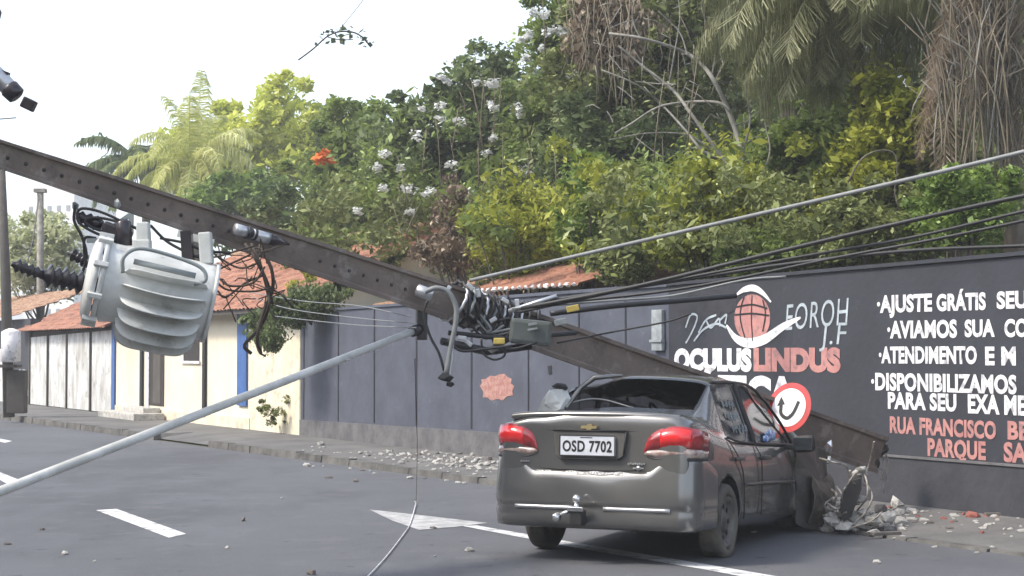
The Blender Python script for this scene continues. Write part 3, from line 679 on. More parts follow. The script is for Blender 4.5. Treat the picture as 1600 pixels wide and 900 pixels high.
# rim of jagged glass left in the rear window
bmx = bmesh.new(); bmx.from_mesh(full); rr = random.Random(2)
bmesh.ops.delete(bmx, geom=[f for f in bmx.faces if f.material_index != 2], context='FACES')
bnd = [v for v in bmx.verts if v.is_boundary]
kill = [f for f in bmx.faces if not any(v.is_boundary for v in f.verts)]
bmesh.ops.delete(bmx, geom=kill, context='FACES')
def islands(bmx):
    left = set(bmx.faces); out = []
    while left:
        st_ = [left.pop()]; isl = set(st_)
        while st_:
            f = st_.pop()
            for e in f.edges:
                for g_ in e.link_faces:
                    if g_ in left: left.discard(g_); isl.add(g_); st_.append(g_)
        out.append(isl)
    return out
for isl in islands(bmx):
    vm = {}; b = MB()
    for f in isl:
        for v in f.verts:
            if v not in vm: vm[v] = len(b.v); b.v.append(tuple(v.co))
        b.f.append([vm[v] for v in f.verts]); b.mi.append(0); b.sm.append(True)
    b.build('broken_rear_window', MT['glass'], car)
bmx.free()
# ---- rear surface helper: plan curve of the tail at a given lateral position
def tail_y(x, z, off=0.0):
    ax = abs(x); base = -.905+.03*(ax/.7)**2
    if z < .72: base -= 0.0
    if ax > .66:
        k = min(1, (ax-.66)/.175); base = base+.19*(1-math.sqrt(max(0, 1-k*k)))
    return base-off
def wrap(t):        # t in [-1.35, 1.35]: x across the tail then forward along the flanks
    a = abs(t); sg = 1 if t >= 0 else -1
    if a <= .66: return sg*a, -.905+.03*(a/.7)**2, Vector((0, -1, 0))
    if a <= .93:
        q = (a-.66)/.27*PI/2; cx, cy = .66, -.878+.175
        return sg*(cx+.178*math.sin(q)), cy-.175*math.cos(q), Vector((sg*math.sin(q), -math.cos(q), 0))
    return sg*.838, -.703+(a-.93), Vector((sg, 0, 0))
def shell(name, t0, t1, prof, m, parent, nt_=28, close=True, mi=0):
    """prof(t) -> list of (z, offset); a thick wrapped strip round the tail"""
    vs = []; fs = []; n = None
    for i in range(nt_+1):
        t = t0+(t1-t0)*i/nt_; x, y, nn = wrap(t); pr = prof(t); n = len(pr)
        for z, of in pr: vs.append((x+nn.x*of, y+nn.y*of, z))
    for i in range(nt_):
        for k in range(n-1): fs.append([i*n+k, i*n+k+1, (i+1)*n+k+1, (i+1)*n+k])
    if close:
        fs.append([k for k in range(n)]); fs.append([nt_*n+k for k in range(n)][::-1])
    b = MB(); b.add(vs, fs, mi, True); return b.build(name, m, parent)
def bprof(t):
    a = abs(t); e = 1-max(0, min(1, (a-.72)/.25))*.62; k = max(0, min(1, (a-.45)/.20)); k = k*k*(3-2*k); zt = .668+.112*k; e2 = 1-.5*k
    if a > 1.0: zt -= (a-1.0)*.35
    return [(zt-.03, -.05), (zt, .002), (zt+.003, .012*e2), (zt-.012, .024*e2), (zt-.06, .034*e2*(1-.2*k)+.003), (.54, .046*e), (.44, .050*e), (.412, .046*e), (.402, .038*e), (.376, .036*e), (.350, .044*e), (.28, .034*e), (.24, .016*e), (.225, -.05)]
bump = shell('rear_bumper', -1.30, 1.30, bprof, MT['carpaint'], car, 120)
shell('bumper_moulding', -.62, -.11, lambda t: [(.404, .036), (.402, .050), (.388, .055), (.374, .050), (.372, .036)], MT['alu'], bump, 12)
shell('bumper_moulding', .13, .66, lambda t: [(.404, .036), (.402, .050), (.388, .055), (.374, .050), (.372, .036)], MT['alu'], bump, 12)
shell('scrape_mark', -.37, .38, lambda t: [(.670+.004*math.sin(t*31), .016), (.664, .022), (.655-.010*abs(math.sin(t*17)), .028)], MT['scrape'], bump, 40, close=False)
for v in bump.data.vertices:
    if v.co.z > .3: v.co.y -= .006*math.sin(v.co.x*9+v.co.z*6)*math.sin(v.co.z*11)
# tail lamps
def lamp(sg):
    # outline: inner top slopes; (t from inner to outer)
    a0, a1 = (.44, 1.06)
    def bot(t): return .775+.035*max(0, (.54-t)/.10)**1.5
    def top(t):
        k = (t-a0)/(a1-a0); q = min(1, k/.42); return .835+.195*math.sqrt(max(0, 1-(1-q)**2.2))-.10*max(0, k-.45)
    def pr(lo, hi, off=.022):
        def f(t):
            ta = abs(t); b_, t_ = bot(ta), top(ta); z0 = b_+(t_-b_)*lo; z1 = b_+(t_-b_)*hi
            return [(z1, -.02), (z1, off*.7), (z0+(z1-z0)*.5, off), (z0, off*.7), (z0, -.02)]
        return f
    l = shell('tail_lamp', sg*a0, sg*a1, pr(.34, 1.0), MT['lampred'], car, 22)
    shell('reversing_lens', sg*(a0+.005), sg*(a1-.01), pr(.06, .335, .021), MT['lampclear'], l, 22)
    shell('lamp_bezel', sg*a0, sg*a1, pr(-.04, .055, .018), MT['blackplastic'], l, 22)
    shell('brake_lens', sg*.57, sg*.80, pr(.40, .93, .0255), MT['lampbright'], l, 12)
lamp(1); lamp(-1)
def ribbon(pts, wdt, m, name, parent, off=.004, depth=.004):    # seam on the tail, pts (t, z)
    pp = curve_pts([(t, 0, z) for t, z in pts], 40); out = []
    for p in pp:
        x, y, nn = wrap(p.x); out.append(Vector((x+nn.x*off, y+nn.y*off, p.z)))
    b = MB(); b.tube(out, wdt, 5); return b.build(name, m, parent)
lid = ribbon([(-.70, .79), (-.66, .74), (-.55, .70), (-.3, .685), (0, .68), (.3, .685), (.55, .70), (.62, .74), (.64, .79)], .0065, MT['trimdark'], 'boot_seam', car)
ribbon([(-.44, .99), (-.30, .985), (-.24, .985)], .0045, MT['trimdark'], 'boot_seam', car)
ribbon([(-.24, .985), (.24, .985), (.45, .985)], .0045, MT['trimdark'], 'boot_seam', car)
# raised boot lip
lp = MB(); vs = []; fs = []
xs = [x/20*.70 for x in range(-20, 21)]
for x in xs:
    e = (abs(x)/.70); z0 = 1.118-.022*e**3; yb = -.86+.05*e**2
    vs += [(x, yb+.10, z0+.006), (x, yb+.03, z0+.022), (x, yb-.028, z0+.012), (x, yb-.036, z0-.020), (x, yb+.02, z0-.045)]
for i in range(len(xs)-1):
    for k in range(4): fs.append([i*5+k, i*5+k+1, (i+1)*5+k+1, (i+1)*5+k])
lp.add(vs, fs, 0, True); lp.build('boot_lip', MT['carpaint'], car)
# plate recess and plate
ry = -.925
b = MB(); b.prism([(-.30, ry, .985), (.305, ry, .985), (.285, ry, .80), (.235, ry, .765), (-.24, ry, .765), (-.285, ry, .80)], (0, .05, 0)); rec = b.build('plate_recess', MT['cardirty'], car)
b = MB()
for pa, pb in (((-.30, .985), (.305, .985)), ((.305, .985), (.285, .80)), ((.285, .80), (.235, .765)), ((.235, .765), (-.24, .765))):
    b.tube([(pa[0], ry-.004, pa[1]), (pb[0], ry-.004, pb[1])], .0075, 6)
b.build('recess_edge', MT['trimdark'], rec)
b = MB(); b.box((-.012, ry-.012, .868), (.462, .012, .150), bev=.004); pl = b.build('number_plate', MT['plate'], car)
b = MB()
for zz in (.790, .946): b.box((-.012, ry-.019, zz), (.462, .004, .007))
for xx in (-.240, .216): b.box((xx, ry-.019, .868), (.007, .004, .150))
b.build('plate_border', MT['blackplastic'], pl)
me = text_mesh('OSD 7702', .030, spacing=1.08); fit_text(me, -.217, .193, .818, .908, ry-.020); me.materials.append(MT['trimdark']); link('lettering', me, pl)
b = MB(); b.box((-.02, ry-.019, .931), (.10, .003, .006)); b.build('town_strip', MT['trimdark'], pl)
# badge (bowtie) and script marks
b = MB(); yb = -.935
b.prism([(-.065, yb, 1.022), (-.02, yb, 1.022), (-.015, yb, 1.034), (.025, yb, 1.034), (.02, yb, 1.022), (.065, yb, 1.022), (.058, yb, 1.000), (.018, yb, 1.000), (.012, yb, .990), (-.028, yb, .990), (-.022, yb, 1.000), (-.072, yb, 1.000)], (0, .03, 0)); b.build('badge', MT['gold'], car)
b = MB()
for i in range(8): b.box((.32+i*.018, -.912, .737+.003*(i % 2)), (.011, .012, .014))
b.build('script_badge', MT['alu'], car)
b = MB(); b.lathe([(0, .02), (.008, .018)], (.40, -.912, .705), (0, -1, 0), 12, squash=1); b.box((.40, -.916, .705), (.085, .008, .010)); b.build('script_badge', MT['alu'], car)
b = MB()
for i in range(4): b.box((-.58+i*.02, -.905, .737), (.013, .012, .012))
b.build('script_badge', MT['alu'], car)
# tow hitch
b = MB(); b.box((-.05, -.90, .30), (.09, .22, .05)); b.box((-.05, -1.02, .32), (.10, .10, .12), bev=.01)
th = b.build('tow_hitch', MT['blackplastic'], car)
b = MB(); b.tube([(-.05, -1.04, .36), (-.05, -1.05, .43)], [.026, .018], 10); b.lathe([(-.034, .004), (-.028, .020), (-.012, .032), (.008, .034), (.026, .024), (.034, .006)], (-.05, -1.05, .46), (0, 0, 1), 14); b.box((-.05, -1.075, .385), (.13, .02, .035), bev=.006)
b.build('tow_ball', MT['chrome'], th)
b = MB(); b.tube([(-.11, -1.04, .37), (-.18, -1.06, .335)], .016, 8); b.lathe([(0, .03), (.03, .034), (.05, .028)], (-.18, -1.08, .325), (-.5, -.6, -.2), 12); b.build('tow_socket', MT['chrome'], th)
# wheels
def wheel(x, y, flat, lab, sq=1.0, rot=0.0, dz=0):
    sg = 1 if x > 0 else -1; c = Vector((x, y, .29+dz))
    b = MB(); prof = [(-.05, .12), (-.09, .20), (-.088, .255), (-.07, .283), (-.03, .292), (.03, .292), (.07, .285), (.088, .26), (.092, .208), (.075, .198), (.03, .19)]
    b.lathe(prof, c, (sg, 0, 0), 36)
    for i, v in enumerate(b.v):
        vx, vy, vz = v
        if flat:
            if vz < .10: k = (.10-vz); vx += sg*.25*k*(1 if (vx-x)*sg > 0 else -.3); vz = max(.003, .052-.2*k if vz > .05 else .003)
        b.v[i] = (vx, vy, max(.003, vz))
    t = b.build('wheel', MT['mudtyre'] if flat else MT['tyre'], car)
    b = MB(); b.lathe([(.02, .19), (.075, .205), (.086, .20), (.070, .185), (.045, .17), (.040, .08), (.055, .075), (.060, .03), (.056, .002)], c-Vector((0, 0, .015 if flat else 0)), (sg, 0, 0), 30)
    for k in range(8):
        q = 2*PI*k/8; b.lathe([(.0, .022), (.004, .022)], c+Vector((sg*.0445, .125*math.cos(q), .125*math.sin(q)-(.015 if flat else 0))), (sg, 0, 0), 8, 1)
    b.build('rim', [MT['rim'], MT['trimdark']], t)
    if lab: t['label'] = lab
    return t
wheel(.745, 0, True, 'flat muddy rear tyre spread on the road'); wheel(-.745, 0, False, None)
wheel(.66, 2.30, False, None, dz=.12); wheel(-.745, 2.30, False, None, dz=.12)
# interior
b = MB(); b.box((0, 1.0, .40), (1.44, 2.4, .06)); b.box((0, 2.22, .74), (1.36, .10, .36)); b.box((0, -.30, .80), (1.36, .06, .40)); b.box((0, -.12, 1.02), (1.30, .42, .03))
b.build('cabin_lining', MT['interior'], car)
b = MB()
for x in (-.36, .36):
    b.box((x, .22, .80), (.60, .16, .50), rot=Matrix.Rotation(R(-14), 3, 'X'), bev=.05); b.box((x, .13, 1.10), (.27, .09, .13), bev=.035)
b.box((0, .46, .55), (1.24, .50, .18), bev=.05); b.build('rear_seat', MT['seatfab'], car)
for x, l in ((-.36, 1), (.36, 0)):
    b = MB(); b.box((x, 1.18, .86), (.48, .15, .58), rot=Matrix.Rotation(R(-16), 3, 'X'), bev=.06); b.box((x, 1.45, .55), (.48, .48, .16), bev=.05)
    if x > 0: b.box((x, 1.06, 1.17), (.27, .10, .17), bev=.045)
    b.build('front_seat', MT['seatfab'], car)
b = MB(); b.box((-.28, .60, 1.10), (.34, .02, .26), rot=Matrix.Rotation(R(14), 3, 'Y'), bev=.004); b.build('cabin_divider', MT['dado'], car)
b = MB(); b.tube(curve_pts([(-.30, 1.9, 1.0), (-.12, .8, 1.22), (.02, .45, 1.06)], 12), .012, 6); b.build('hanging_belt', MT['interior'], car)
# mangled trim at the left corner of the rear window
b = MB(); rr = random.Random(8)
pts = []
b.prism([(-.70, -.33, 1.13), (-.64, -.36, 1.24), (-.58, -.33, 1.31), (-.50, -.30, 1.32), (-.46, -.30, 1.24), (-.50, -.34, 1.15), (-.60, -.36, 1.115)], (.02, .05, .0))
b.rock((-.58, -.32, 1.22), (.11, .05, .10), 0, 4); b.build('bent_trim', MT['tank'], car)['label'] = 'shiny crumpled trim at the smashed rear window corner'
b = MB(); b.rock((-.52, -.28, 1.335), (.10, .06, .04), 0, 9); b.build('torn_seal', MT['blackplastic'], car)
b = MB(); b.tube([(-.46, -.30, 1.16), (-.44, -.05, 1.33), (-.34, .02, 1.42), (-.10, .03, 1.44)], [.014, .020, .024, .012], 6); b.tube(curve_pts([(-.62, -.30, 1.15), (-.30, -.10, 1.24), (.05, -.08, 1.17)], 14), .010, 6); b.build('twisted_pillar', MT['carpaint'], car)
# window frames, pillars, seams on the right flank
def flank(pts, r, m, name, n=5):
    q = [Vector(crush(p)) for p in curve_pts(pts, 18)]; b = MB(); b.tube(q, r, n); return b.build(name, m, car)
def side_x(z): # approximate flank half width at height z
    return .838 if z < .8 else (.838-.05*(z-.8)/.09 if z < .89 else .775-.175*(z-.89)/.50)
for sx in (1, -1):
    flank([(sx*(side_x(1.395)+.004), .22, 1.39), (sx*(side_x(1.40)+.004), .8, 1.405), (sx*(side_x(1.37)+.0), 1.35, 1.375), (sx*(side_x(1.2)+.006), 1.72, 1.20), (sx*.785, 2.08, .90)], .014, MT['blackplastic'], 'window_frame')
    flank([(sx*.782, .12, .945), (sx*.788, .5, .905), (sx*.790, 1.2, .888), (sx*.792, 2.0, .880)], .012, MT['blackplastic'], 'waist_seal')
    flank([(sx*(side_x(1.40)+.003), .85, 1.40), (sx*(side_x(1.2)+.006), .86, 1.2), (sx*.788, .88, .89)], .026, MT['blackplastic'], 'door_pillar')
    flank([(sx*.795, .88, .88), (sx*.842, .89, .75), (sx*.842, .90, .4), (sx*.835, .90, .30)], .005, MT['trimdark'], 'door_seam')
    flank([(sx*.80, .10, .92), (sx*.842, .24, .78), (sx*.842, .38, .62), (sx*.842, .40, .40), (sx*.83, .42, .28)], .005, MT['trimdark'], 'door_seam')
    flank([(sx*.80, 1.95, .87), (sx*.842, 1.98, .75), (sx*.842, 1.98, .4)], .005, MT['trimdark'], 'door_seam')
    flank([(sx*.846, .44, .56), (sx*.848, 1.2, .56), (sx*.846, 1.9, .55)], .016, MT['cardirty'], 'side_moulding')
for y in (.98, 1.86):
    b = MB()
    yy = y-.72 if y < 1 else y-.82
    b.box((.85, yy, .775), (.035, .17, .035), bev=.012); b.build('door_handle', MT['cardirty'], car)
b = MB(); b.lathe([(0, .075), (.006, .075), (.010, .06)], (.815, -.42, .84), (1, 0, .08), 20); b.build('fuel_flap', MT['cardirty'], car)
# door mirror (right) with arm
b = MB(); b.box((.965, 1.80, .89), (.20, .11, .15), rot=Matrix.Rotation(R(-6), 3, 'Y'), bev=.045); b.box((.83, 1.82, .86), (.12, .06, .05), bev=.01); mr = b.build('door_mirror', MT['blackplastic'], car)
b = MB(); b.box((.968, 1.739, .89), (.16, .006, .11), bev=.002); b.build('mirror_glass', MT['glass'], mr)
# window stickers (unreadable white marks) and blue-white mottled patch in the front door
b = MB(); rr = random.Random(4); RY_ = Matrix.Rotation(R(-20), 3, 'Y')
for row in range(3):
    for i in range((4, 4, 5)[row]):
        z = 1.22-row*.10; x = side_x(z)+.016; y = .34+i*.085+row*.03
        for k in range(4): b.box((x+rr.uniform(-.001, .001), y+rr.uniform(-.022, .022), z+rr.uniform(-.022, .022)), (.004, *rr.choice([(.016, .05), (.045, .014)])), rot=RY_)
b.build('window_marks', MT['chalk'], car)['kind'] = 'stuff'
b = MB(); b.rock((.765, 1.40, .955), (.03, .20, .07), 0, 11); b.rock((.772, 1.26, .93), (.025, .09, .04), 0, 12); b.build('blue_patch', MT['bluewhite'], car)
# crumpled front wing, hanging arch liner, mud flap
def crumple(nu, nv, fn, name, m, amp=.03, seed=1, thick=.01):
    rr = random.Random(seed); vs = []; fs = []
    for i in range(nu+1):
        for j in range(nv+1):
            p = Vector(fn(i/nu, j/nv)); p += Vector((rr.uniform(-1, 1), rr.uniform(-1, 1), rr.uniform(-1, 1)))*amp; vs.append(p)
    for i in range(nu):
        for j in range(nv): k = i*(nv+1)+j; fs += [[k, k+1, k+nv+2], [k, k+nv+2, k+nv+1]]
    b = MB(); b.add(vs, fs, 0, False); o = b.build(name, m, car); sb_ = o.modifiers.new('sub', 'SUBSURF'); sb_.levels = 1; sb_.render_levels = 1; so = o.modifiers.new('t', 'SOLIDIFY'); so.thickness = thick; return o
crumple(6, 7, lambda a, b_: (.86+.05*math.sin(a*3)+.08*a, 1.93+.80*a, .90-.74*b_-.12*a), 'crumpled_wing', MT['cardirty'], .035, 3)
crumple(6, 7, lambda a, b_: (.95+.06*math.sin(b_*3)+.03*a, 2.02+.66*a, .60-.44*b_-.02*a+.10*(a-.5)**2), 'arch_liner', MT['mudflap'], .025, 5)
crumple(7, 4, lambda a, b_: (-.6+1.4*a, 2.62+.3*b_, .86-.3*b_+.1*math.sin(a*7)), 'buckled_bonnet', MT['cardirty'], .06, 7)
crumple(6, 4, lambda a, b_: (-.7+1.5*a, 2.95+.05*b_, .62-.4*b_), 'broken_grille', MT['blackplastic'], .05, 8)
b = MB(); b.rock((1.0, 2.55, .86), (.05, .06, .09), 0, 3); b.rock((.98, 2.62, .74), (.03, .05, .06), 0, 6); b.build('headlamp_shard', MT['chrome'], car)
b = MB(); b.box((0, .9, .27), (1.3, 2.8, .08)); b.tube([(.35, -.85, .24), (.35, .2, .24)], .035, 8); b.box((0, 0, .30), (1.3, .10, .08)); b.build('underbody', MT['blackplastic'], car)
# ------------------------------------------------------------------ fallen concrete pole
pole = thing('fallen_pole', 'long drilled concrete utility pole lying slanted across the car', 'utility pole', PA)
def pole_mesh(stations, d=.105):
    b = MB(); prof = [(-1, 1), (-.80, 1), (-.70, .70), (.70, .70), (.80, 1), (1, 1), (1, -1), (.8, -1), (.7, -.7), (-.7, -.7), (-.8, -1), (-1, -1)]
    vs = []; fs = []; n = len(prof); rr = random.Random(1)
    t = (stations[-1][0]-stations[0][0]).normalized(); view = Vector((-.12, -1, .05)); nn = (view-t*view.dot(t)).normalized(); s = nn.cross(t).normalized()
    for p, h in stations:
        for a, c in prof: vs.append(p+s*(a*h+rr.uniform(-.003, .003))+nn*(c*d*(.55+h*2.6)))
    for i in range(len(stations)-1):
        for k in range(n): fs.append([i*n+k, i*n+(k+1) % n, (i+1)*n+(k+1) % n, (i+1)*n+k])
    fs.append(list(range(n))[::-1]); fs.append([(len(stations)-1)*n+k for k in range(n)])
    b.add(vs, fs, 0); return b, nn, s
def lerp(a, b, t): return a+(b-a)*t
s1 = [(lerp(PA, PM, k/12), .182+(.148-.182)*k/12) for k in range(13)]
s2 = [(lerp(PM, PB2, k/16), .148+(.084-.148)*k/16) for k in range(17)]
b, nn1, ss1 = pole_mesh(s1)
b.build('lower_shaft', MT['concrete'], pole, True)
b, nn2, ss2 = pole_mesh(s2)
L2 = (PB2-PM).length; k = .75
t2 = (PB2-PM).normalized()
while k < L2-.1:
    f = k/L2; p = lerp(PM, PB2, f); h = .148+(.084-.148)*f; d = .105*(.55+h*2.6)*.70
    if not (1.75 < k < 2.35): b.lathe([(0, .0145), (.003, .0145)], p+nn2*(d)+ss2*(.10*h), nn2, 10, 1)
    k += .135
b.build('upper_shaft', [MT['concrete'], MT['concdark']], pole, True)
b = MB(); rr = random.Random(6); tA = (PA-PM).normalized()
for i in range(9): b.rock(PA+tA*rr.uniform(-.03, .06)+ss1*rr.uniform(-.14, .14)+nn1*rr.uniform(-.08, .08), (.06, .05, .06), 0, i)
b.build('broken_end', MT['concdark'], pole, True)
b = MB()
for i, (dx, dz) in enumerate([(.13, -.30), (.07, -.42), (.16, -.12)]):
    st_ = PA+ss1*(.13 if i == 2 else -.05)+tA*.03; b.tube(curve_pts([st_, st_+Vector((dx*.6, 0, dz*.3)), st_+Vector((dx*.4, -.05, dz))], 10), .008, 5)
b.build('bent_bar', MT['rebar'], pole, True)
b = MB(); p = P(985, 566, 15.35); q = pole
pp = lerp(PA, PM, (1368-985)/(1368-762.)); dd = .105*(.55+.16*2.6)
b.box(P(986, 565, (pp+nn1*(dd*.70+.012)).y), (.12, .012, .09), rot=Matrix.Rotation(R(20), 3, 'Y')); b.build('number_tag', MT['chalk'], pole, True)
# ------------------------------------------------------------------ transformer
DT = 12.35
TC = P(240, 455, DT)
tr = thing('transformer', 'pale grey finned transformer hanging sideways under the fallen pole', 'transformer', TC)
ax = Vector((-.955, -.235, .20)).normalized(); camdir = (Vector((0, 0, CAMH))-TC).normalized()
e1 = (camdir-ax*camdir.dot(ax)).normalized(); e2 = ax.cross(e1)
if e2.z < 0: e2 = -e2           # e1 towards the camera, e2 up
RT = .268; Lh = .395
b = MB(); b.lathe([(-Lh, RT*.90), (-Lh+.015, RT*.985), (-Lh+.04, RT), (-.15, RT), (.1, RT), (Lh-.06, RT), (Lh-.04, RT+.004)], TC, ax, 48)
b.build('tank', MT['tank'], tr, True)
b = MB(); b.lathe([(-Lh-.012, RT+.010), (-Lh+.012, RT+.014), (-Lh+.014, RT+.002)], TC, ax, 48); b.build('base_rim', MT['tank'], tr, True)
b = MB(); b.lathe([(Lh-.045, RT+.03), (Lh-.015, RT+.034), (Lh-.013, RT+.03)], TC, ax, 48); b.lathe([(Lh-.005, RT+.034), (Lh+.03, RT+.034), (Lh+.06, RT*.92), (Lh+.075, RT*.5)], TC, ax, 48); b.build('lid', MT['tank'], tr, True)
def TL(a, r, ang): return TC+ax*a+(e1*math.cos(ang)+e2*math.sin(ang))*r
for q in (60, 20, -20, -60, 100, 140, -100, -140, 180):
    b = MB(); c = TL(Lh-.01, RT+.045, R(q)); rad = (e1*math.cos(R(q))+e2*math.sin(R(q))); M3 = Matrix((ax, rad, ax.cross(rad))).transposed()
    b.box(c, (.10, .035, .035), rot=M3, bev=.006); b.build('lid_clamp', MT['tank'], tr, True)
fin_angles = [20, 1, -18, -37, -56, -75, -94]
for i, q in enumerate(fin_angles):
    vs = []; fs = []; n = 24; a0, a1 = -.345, .225; th = .012; tang = -e1*math.sin(R(q))+e2*math.cos(R(q)); reach = .152 if i else .12
    for j in range(n+1):
        f = j/n; a = a0+(a1-a0)*f; o = reach*(1-abs(2*f-1)**5)**.6+.004
        for r_, sgn in ((RT-.02, 1), (RT+o-.008, 1), (RT+o, 0), (RT+o-.008, -1), (RT-.02, -1)): vs.append(TL(a, r_, R(q-3*math.sin(PI*f)))+tang*th*.5*sgn)
    for j in range(n):
        for k in range(4): fs.append([j*5+k, j*5+k+1, (j+1)*5+k+1, (j+1)*5+k])
    b = MB(); b.add(vs, fs, 0, True); b.build('cooling_fin', MT['tank'], tr, True)
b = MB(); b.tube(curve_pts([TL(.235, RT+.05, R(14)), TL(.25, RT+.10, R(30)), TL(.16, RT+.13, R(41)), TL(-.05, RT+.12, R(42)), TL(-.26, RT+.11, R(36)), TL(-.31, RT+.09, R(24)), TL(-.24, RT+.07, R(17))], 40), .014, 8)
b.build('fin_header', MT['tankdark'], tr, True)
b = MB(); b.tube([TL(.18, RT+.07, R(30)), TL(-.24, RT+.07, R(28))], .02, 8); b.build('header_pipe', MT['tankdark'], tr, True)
def bushing(p0, p1, r, nrib, name='bushing'):
    d = (p1-p0); L = d.length; prof = [(0, r*.62)]
    for i in range(nrib):
        a = L*(.10+.80*i/nrib); w_ = L*.8/nrib; prof += [(a, r*.55), (a+w_*.45, r*(1.0 if i % 2 else .85)), (a+w_*.55, r*(1.0 if i % 2 else .85)), (a+w_*.9, r*.55)]
    prof += [(L*.93, r*.4), (L, r*.35)]
    b = MB(); b.lathe(prof, p0, d, 16); return b.build(name, MT['porcelain'], tr, True)
bushing(P(150, 447, DT-.02), P(62, 428, DT-.2), .085, 6); bushing(P(66, 429, DT-.2), P(18, 412, DT-.3), .05, 4)
bushing(P(148, 415, DT+.35), P(108, 395, DT+.4), .05, 4)
b = MB(); b.lathe([(0, .085), (.03, .085), (.05, .06)], P(168, 451, DT-.05), ax, 16); b.build('bushing_collar', MT['porcelain'], tr, True)
b = MB(); b.box(P(293, 388, DT+.1), (.075, .08, .24), rot=Matrix.Rotation(R(-4), 3, 'Y')); b.build('mounting_lug', MT['porcelain'], tr, True)
b = MB(); b.box(P(322, 388, DT+.05), (.085, .10, .22), rot=Matrix.Rotation(R(-4), 3, 'Y'), bev=.01); b.box(P(306, 372, DT+.2), (.26, .03, .05), rot=Matrix.Rotation(R(15), 3, 'Y')); b.build('mounting_lug', MT['tank'], tr, True)
b = MB(); b.box(P(224, 362, DT+.05), (.085, .09, .13), bev=.01); b.box(P(222, 386, DT+.02), (.12, .10, .10), bev=.01); b.box(P(205, 392, DT+.02), (.05, .07, .07)); b.build('terminal_box', MT['tank'], tr, True)
b = MB(); b.box(P(182, 366, DT+.1), (.20, .12, .12), rot=Matrix.Rotation(R(22), 3, 'Y'), bev=.02); b.lathe([(0, .05), (.18, .055), (.2, .03)], P(196, 388, DT+.05), (-.1, 0, 1), 14); b.lathe([(0, .03), (.05, .055), (.07, .03), (.10, .055), (.13, .03), (.16, .05), (.19, .02)], P(160, 352, DT+.15), (-1, 0, .35), 12)
b.build('switch_gear', MT['porcelain'], tr, True)
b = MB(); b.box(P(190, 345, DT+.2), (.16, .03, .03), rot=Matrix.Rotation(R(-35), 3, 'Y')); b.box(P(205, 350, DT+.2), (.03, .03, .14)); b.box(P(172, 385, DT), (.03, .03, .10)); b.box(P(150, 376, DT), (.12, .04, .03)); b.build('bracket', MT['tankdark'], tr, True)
for pts in ([(215, 358), (165, 334), (135, 326), (122, 330), (124, 348), (145, 362), (170, 372)], [(235, 365), (190, 348), (150, 340), (133, 346), (150, 358), (205, 372)], [(118, 320), (116, 345), (128, 370), (135, 400), (128, 430)], [(150, 372), (133, 372), (132, 395), (138, 420), (146, 445)], [(235, 352), (262, 378), (300, 398), (312, 402)], [(250, 372), (290, 380), (320, 392), (360, 395)]):
    b = MB(); b.tube(curve_pts([P(x, y, DT+.1) for x, y in pts], 28), .011, 6); b.build('jumper_cable', MT['blackrub'], tr, True)
b = MB()
for x, y in ((118, 322), (184, 318)): b.rock(P(x, y, DT+.2), (.03, .03, .04), 0, x)
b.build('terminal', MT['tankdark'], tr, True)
# ------------------------------------------------------------------ hardware on the pole
def DP(px):     # depth of the pole's front face at a pixel column
    if px < 762: d = 1/lerp(1/PB.y, 1/PM.y, px/762.)
    else: d = 1/lerp(1/PM.y, 1/PA.y, (px-762)/606.)
    return d-.12
ar = thing('surge_arrester', 'silver and black cylindrical arrester strapped to the fallen pole', 'arrester', P(405, 369, DP(405)))
p0 = P(366, 357, DP(366)-.06); p1 = P(452, 382, DP(452)-.06); d = (p1-p0).normalized(); L = (p1-p0).length
b = MB(); b.lathe([(0, .02), (.005, .042), (.11, .042), (.115, .02)], p0, d, 16); b.lathe([(.155, .04), (.30, .043), (.305, .02)], p0, d, 16); b.build('metal_sleeve', MT['alu'], ar, True)
b = MB(); b.lathe([(.10, .03), (.105, .05), (.13, .05), (.135, .035), (.16, .035), (.165, .048), (.18, .048), (.185, .03), (.295, .03), (.30, .046), (.33, .04), (.34, .046), (.37, .036), (.39, .03), (L, .008)], p0, d, 16); b.build('porcelain_body', MT['porcelain'], ar, True)
hw = thing('cable_rack', 'tangled rack of pale straps and black coils wrapped on the pole middle', 'cable rack', P(745, 485, DP(745)))
def ring(px, py, r, tilt, m, name, rad=.012, sq=.75, n=30, D=None, off=0.0):
    D = D or DP(px)+.10; c = P(px, py, D); t = (PM-PA).normalized(); t = (t+Vector((0, 0, tilt))).normalized(); a = t.orthogonal().normalized(); bb = t.cross(a)
    pts = [c+(a*math.cos(2*PI*k/n)+bb*math.sin(2*PI*k/n)*1.0)*r*(1+.05*math.sin(3*k)) for k in range(n+1)]
    b = MB(); b.tube(pts, rad, 6, cap=False); return b.build(name, m, hw, True)
for i, (px, py) in enumerate([(708, 472), (722, 476), (744, 486), (758, 490), (772, 495), (786, 498), (800, 500)]):
    ring(px, py, .17-.008*i, .25-.1*(i % 3), MT['alu'] if i % 2 == 0 or i > 4 else MT['chalk'], 'strap', .011 if i % 2 else .014)
for i, (px, py) in enumerate([(715, 474), (733, 480), (751, 488), (765, 492), (779, 496), (792, 500), (812, 498), (825, 500)]):
    ring(px, py, .175-.006*i, .1*((i*7) % 5)-.2, MT['blackrub'], 'coil', .014)
rr = random.Random(12)
for i in range(9):
    x = 690+rr.random()*120; b = MB(); pts = [(x, 455+rr.random()*50), (x+20, 500+rr.random()*20), (x+10+rr.random()*40, 520+rr.random()*18), (x+60, 505+rr.random()*20)]
    b.tube(curve_pts([P(a, c, DP(760)-.08-.05*rr.random()) for a, c in pts], 16), .009+.006*rr.random(), 6); b.build('loose_wire', MT['blackrub'] if i % 3 else MT['greycable'], hw, True)
b = MB()
